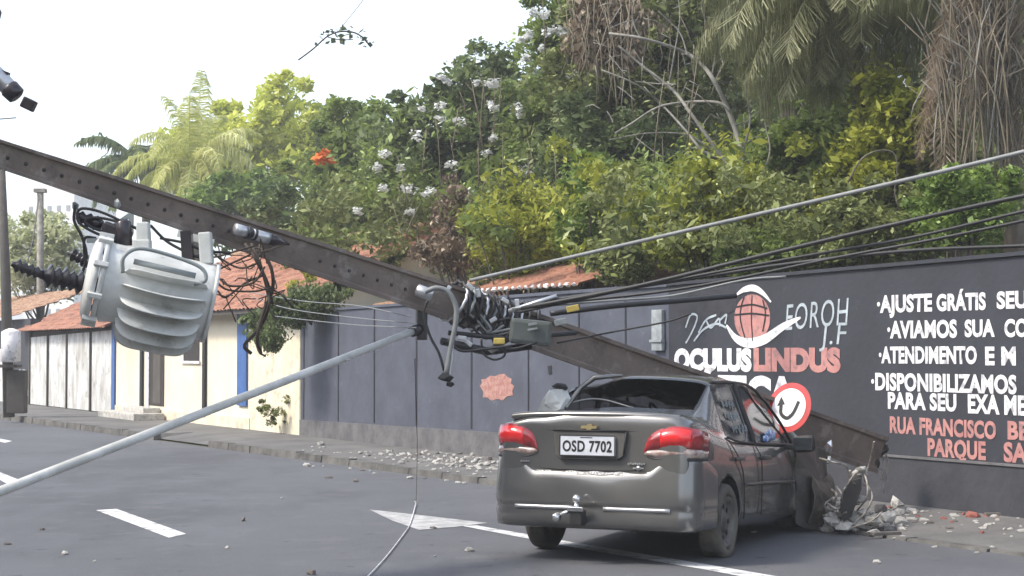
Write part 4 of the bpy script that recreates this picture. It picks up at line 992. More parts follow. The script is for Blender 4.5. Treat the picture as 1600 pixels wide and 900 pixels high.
for x, y in ((722, 540), (732, 548), (747, 470), (790, 482), (770, 512), (700, 465), (735, 460), (808, 486)): b.box(P(x, y-12, DP(x)-.10), (.07, .05, .035), rot=Matrix.Rotation(R(x*3), 3, 'Y'), bev=.006)
b.build('clamp', MT['alu'], hw, True)
b = MB(); b.tube([P(690, 533, 14.3), P(760, 549, 14.5), P(830, 541, 14.6)], [.03, .035, .028], 8); b.tube([P(700, 520, 14.4), P(790, 529, 14.5), P(900, 520, 14.8)], .02, 8); b.build('coil', MT['blackrub'], hw, True)
b = MB(); b.lathe([(0, .03), (.01, .05), (.13, .05), (.14, .03)], P(650, 452, DP(650)-.05), Vector((.9, 0, -.35)), 12); b.build('bolt_head', MT['alu'], hw, True)
b = MB(); b.tube([P(795, 486, 14.3), P(870, 462, 14.2)], .016, 8); b.build('pale_rod', MT['alu'], hw, True)
sb = thing('splice_box', 'dark grey-green cable splice box under the black cables right of the rack', 'splice box', P(828, 520, 14.5))
b = MB(); b.box(P(829, 519, 14.5), (.34, .16, .20), rot=Matrix.Rotation(R(6), 3, 'Y'), bev=.03); b.build('case', MT['greybox'], sb, True)
b = MB(); b.box(P(832, 506, 14.4), (.07, .02, .02), rot=Matrix.Rotation(R(-10), 3, 'Y')); b.box(P(832, 514, 14.4), (.08, .02, .016), rot=Matrix.Rotation(R(-10), 3, 'Y')); b.build('label_mark', MT['chalk'], sb, True)
for nm, px, py, m, lab in (('cable_tag', 895, 482, 'yellowtag', 'small yellow tag on the upper black cable'), ('cable_tag', 876, 503, 'chalk', 'small whitish tag on a black cable just right of the splice box')):
    b = MB(); b.box(P(px, py, 14.35), (.10, .02, .05), rot=Matrix.Rotation(R(-12), 3, 'Y'), bev=.006); o = b.build(nm, MT[m]); tag(o, lab, 'tag')
cb = thing('cable_loop', 'black looped cable with a dull yellow block under the rack', 'cable loop', P(770, 545, 14.2))
b = MB(); b.tube(curve_pts([P(x, y, 14.2) for x, y in ((752, 528), (755, 552), (772, 562), (788, 556), (787, 540), (770, 538), (800, 545), (840, 535))], 30), .010, 6); b.build('loop', MT['blackrub'], cb, True)
b = MB(); b.box(P(780, 533, 14.15), (.09, .05, .05), bev=.01); b.build('block', MT['yellowtag'], cb, True)
b = MB(); b.rock(P(772, 547, 14.2), (.06, .04, .05), 0, 3); b.build('boot', MT['blackrub'], cb, True)
hd = thing('dangling_lead', 'pale grey hose-like lead dangling from the pole with a dark connector', 'cable', P(700, 450, 13.9))
b = MB(); b.tube(curve_pts([P(x, y, 13.9) for x, y in ((664, 456), (682, 450), (700, 456), (712, 478), (712, 505), (705, 540), (697, 584))], 36), .020, 8); b.build('hose', MT['greycable'], hd, True)
b = MB(); b.tube(curve_pts([P(x, y, 13.9) for x, y in ((707, 538), (706, 562), (702, 590))], 12), .012, 6); b.build('hose', MT['alu'], hd, True)
b = MB(); b.rock(P(697, 590, 13.9), (.07, .04, .045), 0, 5); b.rock(P(703, 600, 13.9), (.05, .03, .03), 0, 8); b.build('connector', MT['blackrub'], hd, True)
for k, (lab, pts, r) in enumerate([('black lead drooping from the pole left of the pale hose', ((668, 470), (662, 490), (672, 525), (686, 552), (694, 580)), .012),
        ('black lead crossing from the rack to the looped cable', ((700, 530), (720, 548), (760, 545), (800, 540)), .012)]):
    b = MB(); b.tube(curve_pts([P(x, y, 13.95) for x, y in pts], 24), r, 6); tag(b.build('hanging_lead', MT['blackrub']), lab, 'cable')
# ------------------------------------------------------------------ street-lamp arm
la = thing('lamp_arm', 'silver street-lamp arm slanting down from the pole to the road', 'lamp arm', P(655, 512, 14.3))
q0 = P(660, 512, 14.35); q1 = P(0, 768, 11.5); q2 = q1+(q1-q0)*.60
b = MB(); b.tube([q0, lerp(q0, q1, .5), q1, q2], [.029, .031, .033, .033], 16); b.build('tube', MT['galv'], la, True)
b = MB(); b.lathe([(0, .045), (.10, .045)], lerp(q0, q1, .005), (q1-q0), 14); b.box(q0+Vector((0, 0, .02)), (.08, .10, .24), bev=.01); b.build('clamp', MT['porcelain'], la, True)
b = MB(); b.box(P(540, 561, 13.7), (.05, .02, .02)); b.tube([P(532, 557, 13.7), P(548, 563, 13.7)], .008, 5); b.build('spigot', MT['alu'], la, True)
d = (q2-q1).normalized(); b = MB(); b.lathe([(0, .04), (.1, .09), (.45, .14), (.62, .10), (.66, .02)], q2-Vector((0, 0, -.02)), Vector((d.x, d.y, 0)), 16, squash=.5); b.build('lamp_head', MT['alu'], la, True)
# ------------------------------------------------------------------ cables
def cable(pts, r, m, lab, grp=None, nm='cable', n=30):
    b = MB(); b.tube(curve_pts([P(*q) for q in pts], n), r, 7); o = b.build(nm, MT[m]); return tag(o, lab, 'cable', grp)
cable([(735, 438, 14.0), (1000, 377, 13.0), (1300, 308, 12.0), (1600, 237, 11.1), (1900, 160, 10.4)], .0155, 'greycable', 'thick straight grey cable, the topmost line rising from rack to right edge', 'overhead lines running right')
for k, (lab, pts, r) in enumerate([
        ('uppermost of the black cables, rising to the right edge at the foliage', [(815, 482, 14.1), (1000, 446, 13.6), (1200, 397, 13), (1400, 350, 12.4), (1600, 306, 12), (1900, 250, 11)], .017),
        ('second black cable from the top, just under the uppermost black one', [(810, 488, 14.1), (1000, 448, 13.7), (1230, 405, 13), (1420, 372, 12.4), (1600, 330, 12), (1900, 262, 11)], .012),
        ('third black cable from the top, sagging towards the wall top', [(820, 478, 14.3), (1060, 452, 13.8), (1300, 404, 13), (1450, 376, 12.6), (1600, 345, 12.2), (1900, 280, 11)], .012),
        ('lowest black cable, following the top edge of the lettered wall', [(830, 474, 14.3), (1100, 432, 13.8), (1250, 410, 13.2), (1420, 392, 12.8), (1600, 384, 12.4), (1900, 370, 11.6)], .014)]):
    cable(pts, r, 'blackrub', lab, 'overhead lines running right')
cable([(800, 482, 14.2), (950, 470, 14.2), (1050, 462, 14.2), (1160, 438, 14), (1228, 432, 13.9)], .009, 'greycable', 'thin grey cable ending in front of the dark smear on the wall', 'overhead lines running right')
cable([(870, 536, 14.6), (950, 520, 14.6), (1040, 503, 14.5), (1080, 490, 14.5)], .008, 'blackrub', 'thin black wire crossing low in front of the pale wall strip')
cable([(860, 490, 14.5), (960, 478, 14.6), (1060, 470, 14.8), (1150, 462, 15)], .024, 'blackrub', 'thickest black cable, short and low, right of the splice box')
for k, (pts, lab) in enumerate([([(642, 495, 13.9), (560, 478, 15), (470, 470, 17), (380, 455, 20)], 'upper thin grey wire left of the pole centre'), ([(650, 505, 13.9), (560, 497, 15), (450, 482, 17), (390, 462, 20)], 'middle thin grey wire left of the pole centre'), ([(650, 512, 13.9), (560, 508, 15), (480, 500, 17), (430, 494, 20)], 'lower thin grey wire left of the pole centre')]):
    cable(pts, .0045, 'greycable', lab)
cable([(648, 560, 13.9), (650, 640, 14.2), (652, 700, 15), (650, 785, 18.5)], .0028, 'blackrub', 'thin dark wire hanging straight down from the lamp arm clamp')
b = MB(); b.tube(curve_pts([G(650, 786, .02), G(641, 818, .012), G(628, 838, .012), G(603, 870, .012), G(572, 903, .012), G(540, 930, .012)], 24), .005, 6); tag(b.build('road_wire', MT['white']), 'thin pale wire lying curved across the road near the arrow', 'wire')
cable([(0, 186, 11), (25, 184, 11.2)], .004, 'greycable', 'hair-thin stray wire end at the left edge under the silver fitting')
# wire and vine tangle under the pole
tg = thing('wire_tangle', 'dark tangle of snapped wires and twigs dangling under the pole', 'wire tangle', P(405, 385, 12.9))
rr = random.Random(21)
mains = [[(395, 380), (408, 420), (420, 455), (418, 480), (405, 515), (385, 540), (392, 555)], [(405, 385), (425, 420), (428, 450), (412, 490), (400, 530), (405, 552)], [(385, 380), (400, 400), (415, 440), (424, 475)],
         [(398, 382), (370, 392), (335, 402), (310, 396)], [(400, 392), (360, 412), (330, 425), (300, 415)], [(405, 410), (375, 420), (345, 405), (322, 385)], [(410, 430), (380, 440), (352, 462), (340, 455)], [(412, 415), (395, 440), (362, 448), (340, 432)], [(420, 450), (440, 462), (455, 480)],
         [(398, 535), (403, 550), (415, 556)], [(340, 440), (360, 452), (395, 458), (425, 448)]]
for i, pts in enumerate(mains):
    pts = [(x+rr.uniform(-3, 3), y+rr.uniform(-3, 3)) for x, y in pts]; b = MB()
    b.tube(curve_pts([P(x, y, 12.95+rr.uniform(-.12, .12)) for x, y in pts], 24), .013 if i < 3 else .008, 6); b.build('strand', MT['vine'], tg, True)
b = MB()
for i in range(26):
    x = rr.uniform(330, 440); y = rr.uniform(385, 470); q = [(x, y), (x+rr.uniform(-25, 25), y+rr.uniform(-14, 20)), (x+rr.uniform(-45, 45), y+rr.uniform(-20, 45))]
    b.tube(curve_pts([P(a, c, 12.95+rr.uniform(-.2, .2)) for a, c in q], 10), .0045, 4)
tag(b.build('twigs', MT['vine'], tg, True), kind='stuff')
# ------------------------------------------------------------------ fitting at the top left, posts
ft = thing('line_fitting', 'silver cylindrical fitting with dark end hanging at the top left', 'line fitting', P(0, 120, 11))
p0 = P(-30, 92, 11); p1 = P(34, 158, 11); d = p1-p0
b = MB(); b.lathe([(0, .04), (.02, .055), (.26, .055), (.27, .045)], p0, d, 16); b.build('sleeve', MT['alu'], ft, True)
b = MB(); b.lathe([(.24, .05), (.255, .062), (.32, .058), (.33, .04)], p0, d, 14); b.box(P(45, 163, 11), (.08, .08, .07), rot=Matrix.Rotation(R(25), 3, 'Y'), bev=.01); b.box(P(8, 114, 11), (.05, .05, .02), rot=Matrix.Rotation(R(20), 3, 'Y')); b.tube([p0, P(-10, 60, 11), P(0, 20, 11), P(-40, -60, 11)], .012, 6)
b.build('dark_end', MT['porcelain'], ft, True)
ps = thing('utility_post', 'slim dark utility post with a white canister at the far left', 'utility post', G(14, 652, .12))
gz = G(14, 652, .12); D0 = gz.y
b = MB(); b.tube([gz, P(9, 440, D0), P(2, 262, D0)], [.13, .115, .09], 10); b.build('shaft', MT['wood'], ps, True)
b = MB(); b.lathe([(0, .15), (.02, .22), (.70, .22), (.74, .15), (.78, .05)], P(17, 566, D0-.32), (0, 0, 1), 18); b.build('canister', MT['white'], ps, True)
b = MB(); b.box(P(14, 572, D0-.15), (.5, .4, .07)); b.build('bracket', MT['wood'], ps, True)
b = MB(); b.box(P(27, 612, D0+.0), (.42, .3, 1.0), bev=.03); b.build('base_cabinet', MT['wood'], ps, True)
fp = thing('far_post', 'weathered brown post standing far away before the pale tower', 'post', G(63, 620, 0))
b = MB(); D1 = 60; b.tube([P(63, 575, D1), P(63, 300, D1)], [.14, .11], 8); b.box(P(63, 298, D1), (.38, .3, .12)); b.build('shaft', MT['greybark'], fp, True)  # pale grey colour stands in for haze over the far post
b = MB(); b.tube([P(61, 305, D1), P(52, 372, D1-6), P(36, 440, D1-10)], .025, 5); b.build('stay_wire', MT['wood'], fp, True)
# ------------------------------------------------------------------ round road sign
SG = P(1233, 637, 16.35)
sg = thing('road_sign', 'round white road sign with red rim and black arrow, tilted beside the windscreen', 'road sign', SG)
nrm = (Vector((0, 0, CAMH))-SG).normalized(); nrm = (nrm+Vector((-.75, 0, .35))).normalized(); sx_ = Vector((0, 0, 1)).cross(nrm).normalized(); sy_ = nrm.cross(sx_)
def SP(x, y, o=0): return SG+sx_*x+sy_*y+nrm*o
def disc(r, o, th, m, name, parent, n=36):
    b = MB(); b.prism([SP(r*math.cos(2*PI*k/n), r*math.sin(2*PI*k/n), o) for k in range(n)], nrm*th); return b.build(name, m, parent, True)
disc(.235, 0, .004, MT['signred'], 'red_rim', sg); disc(.180, .0055, .002, MT['white'], 'white_face', sg)
b = MB(); pts = curve_pts([SP(-.085, .02, .0115), SP(-.07, -.06, .0115), SP(.0, -.10, .0115), (SP(.06, -.05, .0115)), SP(.10, .06, .0115)], 20)
vs = []; fs = []
for i, p in enumerate(pts):
    t = (pts[min(i+1, len(pts)-1)]-pts[max(0, i-1)]).normalized(); q = t.cross(nrm); vs += [p+q*.017, p-q*.017]
for i in range(len(pts)-1): fs.append([2*i, 2*i+1, 2*i+3, 2*i+2])
b.add(vs, fs); b.prism([SP(-.125, .01, .0095), SP(-.045, .03, .0095), SP(-.095, .10, .0095)], nrm*.002); b.build('arrow', MT['trimdark'], sg, True)
base = G(1300, 812, .1); b = MB(); b.tube([SG-nrm*.04+sy_*.15, SG-nrm*.04-sy_*.2, lerp(SG, base, .5)+Vector((.05, .12, .05)), base+Vector((0, .1, 0))], .025, 10); b.build('post', MT['galv'], sg, True)
# ------------------------------------------------------------------ broken stump and rubble
stp = G(1325, 818, .10)
sm = thing('pole_stump', 'shattered pole stump with pale bent reinforcing bars sprouting beside the car', 'pole stump', stp)
DS = stp.y
bars = [[(1300, 820), (1312, 785), (1330, 750), (1345, 733)], [(1345, 735), (1330, 745), (1322, 728), (1300, 722), (1283, 716)], [(1320, 825), (1338, 800), (1356, 775), (1352, 745), (1340, 738)], [(1295, 800), (1305, 775), (1299, 765)], [(1352, 750), (1362, 775), (1352, 800), (1334, 822)],
        [(1312, 828), (1330, 812), (1345, 806), (1365, 800)], [(1290, 785), (1306, 795), (1318, 790)], [(1365, 690), (1360, 720), (1352, 742)], [(1285, 805), (1300, 812), (1322, 800)], [(1326, 735), (1335, 755), (1352, 758)], [(1300, 815), (1290, 790), (1300, 778)], [(1365, 812), (1382, 802), (1400, 792)],
        [(1310, 800), (1316, 775), (1308, 760)], [(1330, 825), (1358, 815), (1378, 800)]]
rr = random.Random(31)
for pts in bars:
    b = MB(); b.tube(curve_pts([P(x+rr.uniform(-2, 2), y, DS+rr.uniform(-.15, .25)) for x, y in pts], 16), rr.uniform(.006, .013), 6); b.build('reinforcing_bar', MT['rebar'], sm, True)
b = MB(); b.prism([P(x, y, DS) for x, y in ((1312, 795), (1326, 752), (1346, 748), (1346, 765), (1330, 808), (1318, 815))], (.03, .14, .02)); b.build('concrete_core', MT['concdark'], sm, True)
b = MB()
for i, (x, y, s_) in enumerate([(1342, 740, .08), (1300, 815, .10), (1322, 822, .11), (1345, 818, .09), (1310, 805, .08), (1298, 795, .06), (1336, 785, .06), (1352, 800, .07), (1347, 733, .06), (1330, 765, .08), (1318, 790, .09), (1345, 780, .08), (1300, 805, .08), (1365, 812, .10), (1385, 808, .10), (1336, 810, .12), (1305, 780, .05)]): b = MB(); b.rock(P(x, y, DS+rr.uniform(0, .2)), (s_, s_*.8, s_*.6), 0, i+50); b.build('concrete_core', MT['rubble'], sm, True)
kerbm = G(1325, 832)
protos = {}
for m in ('rubble', 'rubbledark', 'rubblered'):
    for k in range(4):
        b = MB(); rq = random.Random(k*7+3); b.rock((0, 0, .35), (1, rq.uniform(.6, .9), rq.uniform(.45, .7)), 0, 200+k); protos[m, k] = b.mesh('chunk_'+m, MT[m])
def pav_z(x, y):
    p = Vector((x, y, 0)); yk = (p-KA).dot(KN); u = (p-KA).dot(KD)
    if yk > -.0: return 0.0
    w_ = (WP(0, 0.03, 0)-KP(u, 0)).dot(WN)/(-KN).dot(WN)+.1; f = (-yk-.1)/w_; zm = max(kz(u), kz(u)*.6+.05)
    return max(kz(u), lerp(kz(u)-.006, zm, f/.35) if f < .35 else lerp(zm, .12, (f-.35)/.65))
def chunk(px, py, s_, m='rubble', name='concrete_chunk', lab=None, cat='rubble', grp='concrete fragments scattered by the crash'):
    q = G(px, py, 0)
    for _ in range(4): q = G(px, py, pav_z(q.x, q.y))
    o = bpy.data.objects.new(name, protos[m, rr.randrange(4)]); COL.objects.link(o); o.location = (q.x, q.y, pav_z(q.x, q.y)-.1*s_); o.rotation_euler = (0, 0, rr.uniform(0, 6.28)); o.scale = (s_, s_*rr.uniform(.7, 1), s_*rr.uniform(.6, 1))
    tag(o, lab, cat, grp); return o
W_ = 'loose pale concrete fragment on the pavement left of the car'; GW = 'pale fragments on the pavement left of the car'
def lab_of(m, s_, where):
    sz = 'tiny' if s_ < .028 else 'small' if s_ < .045 else 'fist-sized' if s_ < .06 else 'large'
    return sz+' '+{'rubble': 'pale', 'rubbledark': 'dark', 'rubblered': 'red brick'}[m]+' fragment '+where
def wl(x, y):
    k = (y-700-22*max(0, (x-560))/225.)
    return ('close to the kerb, ' if k > 12 else 'near the wall foot, ' if k < -2 else 'midway across the pavement, ')+('left of the hanging wire' if x < 650 else 'between hanging wire and arrow' if x < 720 else 'nearest the car tail')
for (x, y) in [(501, 696), (563, 709), (596, 711), (627, 725), (630, 711), (640, 712), (655, 722), (681, 725), (688, 720), (700, 727), (722, 724), (745, 730), (757, 726), (768, 733), (640, 748), (480, 729), (716, 708), (738, 712), (780, 724)]:
    q = rr.uniform(.05, .085); chunk(x, y, q, lab=lab_of('rubble', q, wl(x, y)), grp=GW)
for i in range(150):
    t = rr.random()**.65; x = 575+215*t; y = min(752, 704+20*t+rr.gauss(5, 8)*(.4+.7*t)); q = rr.uniform(.018, .066)*(.65+.5*t); m = 'rubble' if rr.random() < .85 else 'rubbledark'; chunk(x, y, q, m, lab=lab_of(m, q, wl(x, y)), grp=GW)
for i in range(60):
    x = rr.uniform(470, 790); y = 700+(x-470)*.10+rr.uniform(-4, 32); q = rr.uniform(.018, .05); m = rr.choice(['rubble', 'rubbledark', 'rubble']); chunk(x, y, q, m, lab=lab_of(m, q, ('strewn close to the kerb, ' if y > 716+(x-470)*.1 else 'strewn on open pavement, ')+('below the cream house corner' if x < 560 else 'before the third grey panel' if x < 650 else 'between wire and arrow' if x < 720 else 'toward the car tail')), grp=GW)
for i in range(80):
    x = 1385+rr.random()*235; y = 794+(x-1380)*.067+rr.random()**2.0*34; q = rr.uniform(.016, .052); m = rr.choice(['rubble', 'rubble', 'rubbledark', 'rubblered']); chunk(x, y, q, m, lab=lab_of(m, q, ('along the foot of the lettered wall' if y < 801+(x-1380)*.067 else 'out on the pavement before the lettered wall')+(', near the stump' if x < 1450 else ', near the right edge' if x > 1540 else '')), grp='fragments on the pavement below the lettered wall')
for i in range(80):
    x = 1275+rr.random()*150; y = 800+rr.random()*32; q = rr.uniform(.02, .085); m = rr.choice(['rubble', 'rubbledark', 'rubble']); chunk(x, y, q, m, lab=lab_of(m, q, 'heaped '+('left of' if x < 1315 else 'under' if x < 1350 else 'right of')+' the stump bars'), grp='lumps around the stump')
chunk(1400, 792, .17, 'rubble', lab='largest pale concrete lump, lying right of the shattered stump', grp='concrete fragments scattered by the crash')
chunk(1376, 800, .11, 'rubbledark', lab='dark concrete lump touching the left end of the largest pale lump')
chunk(1425, 801, .10, 'rubble', lab='medium pale lump touching the right end of the largest lump')
chunk(1416, 786, .06, 'rubble', lab='small pale lump standing upright behind the largest lump')
chunk(1364, 838, .085, 'rubble', lab='flat pale concrete piece at the kerb line below the stump')
chunk(1398, 843, .035, 'rubble', lab='left of two small pale stones paired at the kerb line'); chunk(1411, 843, .035, 'rubble', lab='right of two small pale stones paired at the kerb line')
chunk(1370, 880, .045, 'rubble', lab='single bright stone on the road at the lower right'); chunk(1460, 856, .03, lab='small pale stone on the kerb line, third from the right edge'); chunk(1526, 865, .032, lab='small pale stone on the kerb line near the right edge'); chunk(1551, 860, .036, lab='pale stone at the right edge just above the kerb line'); chunk(1596, 832, .05, lab='pale stone on the pavement cut by the right edge')
chunk(1520, 810, .10, 'rubblered', 'brick_piece', 'flat red brick piece on the pavement below the wall', 'brick')
chunk(1178, 832, .035, 'rubble', lab='pale stone on the road beside the flat rear tyre'); 
RD = [(66, 828, .035, 'dark small stone on the road below the long lane dash, left side'), (12, 851, .035, 'dark stone on the road at the far left bottom'), (101, 866, .045, 'pale-topped stone on the road, lower left'), (380, 814, .045, 'dark stone on the open road right of the lane dash'), (355, 857, .028, 'small pale stone on the road at the bottom centre left'), (514, 747, .05, 'flat pale stone by the kerb left of a darker one'), (556, 753, .05, 'darker stone just off the kerb below the pavement'), (734, 862, .045, 'stone on the road below the arrow tip'), (676, 826, .035, 'dark stone on the tail of the worn arrow'), (148, 878, .018, 'tiny pale stone on the road near the bottom left'), (650, 785, .025, 'tiny stone where the hanging wire meets the road'), (487, 898, .04, 'dark stone cut by the bottom edge of the view'), (440, 779, .018, 'tiny pale stone in the middle of the road'), (680, 870, .018, 'tiny pale stone left of the stone below the arrow'), (800, 772, .03, 'dark bit on the road by the rear bumper corner')]
for x, y, s_, lab in RD: chunk(x, y, s_*1.25, 'rubbledark' if 'dark' in lab else 'rubble', 'road_stone', lab, 'stone', 'stones on the road')
b = MB(); b.box((0, 0, .02), (.3, .05, .03)); 
for i, (x, y, a, lab) in enumerate([(1385, 823, 20, 'thin dark splinter lying left on the pavement by the stump'), (1562, 808, 5, 'thin dark splinter on the pavement near the right edge')]):
    bb_ = MB(); bb_.box((0, 0, .02), (.28, .05, .03), bev=.006); o = bb_.build('splinter', MT['rubbledark']); q = G(x, y, .1); q.z = pav_z(q.x, q.y); o.location = q; o.rotation_euler = (0, 0, R(a)); tag(o, lab, 'splinter')

# only the 285 fragments that show largest stay single things; the finest grit becomes one object per spread
allc = [o for o in COL.objects if o.name.startswith('concrete_chunk')]
allc.sort(key=lambda o: -o.scale.x/o.location.y)
b = MB()
for o in allc[285:]:
    M4 = Matrix.LocRotScale(o.location, o.rotation_euler, o.scale); b.add([M4 @ v.co for v in o.data.vertices], [list(p.vertices) for p in o.data.polygons])
    bpy.data.objects.remove(o)
tag(b.build('concrete_grit', MT['rubble']), 'fine pale concrete grit sprinkled over the pavement', 'grit', kind='stuff')
# ------------------------------------------------------------------ vegetation
def leaf_mesh(name, centers, radii, per, size, m, seed=1, flat=0.5, aspect=.55, droop=0.0, tone=None):
    """a cloud of leaf-shaped faces gathered in clumps; attribute 'var' holds each leaf's own colour"""
    g = np.random.default_rng(seed); C = np.repeat(np.array(centers), per, 0); Rr = np.repeat(np.array(radii), per, 0)
    n = len(C); d = g.normal(size=(n, 3)); d /= np.linalg.norm(d, axis=1)[:, None]; rad = g.random(n)**.45
    pos = C+d*(rad*Rr)[:, None]*np.array([1, 1, .8])
    ct = g.random(len(centers)) if tone is None else np.array(tone); base = np.repeat(ct, per)
    var = np.clip(base*.5+g.random(n)*.40, 0, .89); var[g.random(n) < .045] = 1.0
    nn = g.normal(size=(n, 3)); nn[:, 2] = np.abs(nn[:, 2])+flat; nn /= np.linalg.norm(nn, axis=1)[:, None]
    a = np.cross(nn, g.normal(size=(n, 3))); a[:, 2] -= droop; a -= nn*(a*nn).sum(1)[:, None]; a /= np.linalg.norm(a, axis=1)[:, None]; b = np.cross(nn, a)
    s = size*np.clip(np.exp(g.normal(size=n)*.42)*.9, .35, 2.4)
    s1 = (s)[:, None]; s2 = (s*aspect)[:, None]
    v = np.stack([pos-a*s1*.5, pos+b*s2*.5+a*s1*.05-nn*s1*.06, pos+a*s1*.5-nn*s1*.12, pos-b*s2*.5+a*s1*.05-nn*s1*.06], 1).reshape(-1, 3)
    me = bpy.data.meshes.new(name); me.vertices.add(4*n); me.vertices.foreach_set('co', v.ravel())
    me.loops.add(4*n); me.loops.foreach_set('vertex_index', np.arange(4*n)); me.polygons.add(n); me.polygons.foreach_set('loop_start', np.arange(0, 4*n, 4))
    me.update(calc_edges=True)
    at = me.attributes.new('var', 'FLOAT', 'POINT'); at.data.foreach_set('value', np.repeat(var, 4)); me.materials.append(m)
    return me
def tree(label, px, py, rx, ry, D, m, n=70, per=110, size=.15, clump=.45, seed=1, trunk=True, cat='tree', name='tree', depth=None, group=None, flowers=None, basepx=None, lobes=None, droop=0, shell=.5, flat=.5):
    s = D/F; c = P(px, py, D); rX, rZ = rx*s, ry*s; rY = depth or max(1.0, min(rX, rZ)*.9)
    bx = P(basepx or px, 550, D); base = Vector((bx.x, D, 0))
    t = thing(name, label, cat, base, group=group); g = np.random.default_rng(seed); cs = []; rs = []
    lob = [(c, rX, rY, rZ)]
    if lobes: lob = [(P(a, b_, D), e*s, rY*.8, f*s) for a, b_, e, f in lobes]
    wts = np.array([l[1]*l[3] for l in lob]); wts /= wts.sum()
    for i in range(n):
        q = lob[g.choice(len(lob), p=wts)]; d = g.normal(size=3); d /= np.linalg.norm(d); r = (shell+(1-shell)*g.random())*(1 if g.random() < .8 else .6)
        p = Vector((q[0].x+d[0]*q[1]*r, q[0].y+d[1]*q[2]*r, q[0].z+d[2]*q[3]*r))
        if p.z < .3: p.z = .3+g.random()*.5
        cs.append(tuple(p)); rs.append(clump*(.6+.8*g.random()))
    for i in range(n//4):       # loose outer sprigs that roughen the outline
        q = lob[g.choice(len(lob), p=wts)]; d = g.normal(size=3); d /= np.linalg.norm(d); r = 1.05+.32*g.random()
        cs.append((q[0].x+d[0]*q[1]*r, q[0].y+d[1]*q[2]*r, max(.3, q[0].z+abs(d[2])*q[3]*r))); rs.append(clump*(.35+.3*g.random()))
    pe = int(per*1.35); me = leaf_mesh('crown', cs, rs, pe, size*.84, m, seed, droop=droop, flat=flat)
    link('crown', me, t, True)
    if trunk:
        b = MB(); H = c.z-rZ*.35; r0 = max(.08, min(.22, H*.028)); pts = [base, base+Vector((g.normal()*.15, 0, H*.4)), Vector((c.x, c.y, H))]
        cp_ = curve_pts(pts, 8); b.tube(cp_, [r0*(1-.5*i/(len(cp_)-1)) for i in range(len(cp_))], 9)
        for i in range(0, n, max(1, n//14)):
            e = Vector(cs[i]); st_ = cp_[int(len(cp_)*(.55+.4*g.random()))-1]; mid = (st_+e)*.5+Vector((0, 0, -.15)); b.tube(curve_pts([st_, mid, e], 6), [r0*.35, r0*.3, r0*.25, r0*.2, r0*.15, r0*.12, r0*.1][:len(curve_pts([st_, mid, e], 6))] , 5)
        b.build('trunk', MT['bark'], t, True)
    if flowers:
        fm, pts, fr, fs_ = flowers
        for k, (x, y) in enumerate(pts): link('flower_cluster', leaf_mesh('flower_cluster', [tuple(P(x, y, D-rY*.9-2.6))], [fr*(.55+.6*g.random())], 38, fs_*.8, MT[fm], seed+5+k, flat=1.5, aspect=.8, tone=[.8]), t, True)
    return t
tree.n = 0
# far left
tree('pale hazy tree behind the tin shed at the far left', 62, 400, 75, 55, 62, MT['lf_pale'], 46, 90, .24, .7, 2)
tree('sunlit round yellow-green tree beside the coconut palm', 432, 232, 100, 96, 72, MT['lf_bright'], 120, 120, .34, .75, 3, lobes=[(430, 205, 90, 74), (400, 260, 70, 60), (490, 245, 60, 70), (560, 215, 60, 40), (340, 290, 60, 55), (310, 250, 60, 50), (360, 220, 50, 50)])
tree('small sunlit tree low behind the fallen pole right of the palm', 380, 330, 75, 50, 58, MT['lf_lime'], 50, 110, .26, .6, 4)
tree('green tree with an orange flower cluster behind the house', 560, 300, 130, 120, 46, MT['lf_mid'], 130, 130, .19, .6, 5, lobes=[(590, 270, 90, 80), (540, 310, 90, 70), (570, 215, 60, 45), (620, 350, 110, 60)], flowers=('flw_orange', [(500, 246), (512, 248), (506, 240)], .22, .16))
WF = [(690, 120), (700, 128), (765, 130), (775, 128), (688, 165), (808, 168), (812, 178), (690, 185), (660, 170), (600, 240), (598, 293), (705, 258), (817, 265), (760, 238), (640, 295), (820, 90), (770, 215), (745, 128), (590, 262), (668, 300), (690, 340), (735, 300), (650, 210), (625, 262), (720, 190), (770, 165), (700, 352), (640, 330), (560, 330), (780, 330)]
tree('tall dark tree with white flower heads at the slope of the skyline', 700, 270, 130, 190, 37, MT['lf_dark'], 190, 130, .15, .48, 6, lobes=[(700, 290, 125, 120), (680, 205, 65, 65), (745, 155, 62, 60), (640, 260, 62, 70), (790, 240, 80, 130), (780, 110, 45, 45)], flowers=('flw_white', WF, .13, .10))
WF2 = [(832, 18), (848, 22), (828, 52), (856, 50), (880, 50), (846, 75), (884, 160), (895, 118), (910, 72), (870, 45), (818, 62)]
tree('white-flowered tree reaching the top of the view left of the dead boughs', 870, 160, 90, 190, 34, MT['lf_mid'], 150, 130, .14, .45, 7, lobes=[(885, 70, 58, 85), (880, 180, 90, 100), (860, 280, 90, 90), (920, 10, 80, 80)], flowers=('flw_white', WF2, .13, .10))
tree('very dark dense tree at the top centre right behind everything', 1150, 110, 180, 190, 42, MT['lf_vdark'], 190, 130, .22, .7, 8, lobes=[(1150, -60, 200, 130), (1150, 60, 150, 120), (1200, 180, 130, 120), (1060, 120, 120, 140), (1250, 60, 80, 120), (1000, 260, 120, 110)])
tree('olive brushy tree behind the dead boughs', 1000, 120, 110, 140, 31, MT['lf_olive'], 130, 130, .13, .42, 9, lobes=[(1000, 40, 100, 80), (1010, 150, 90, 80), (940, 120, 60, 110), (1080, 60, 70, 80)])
tree('deep green tree between the dead boughs and the wall', 1020, 300, 110, 90, 30, MT['lf_dark'], 110, 130, .13, .42, 10, lobes=[(1010, 290, 100, 80), (960, 240, 60, 60), (900, 250, 60, 80), (1100, 300, 70, 70)])
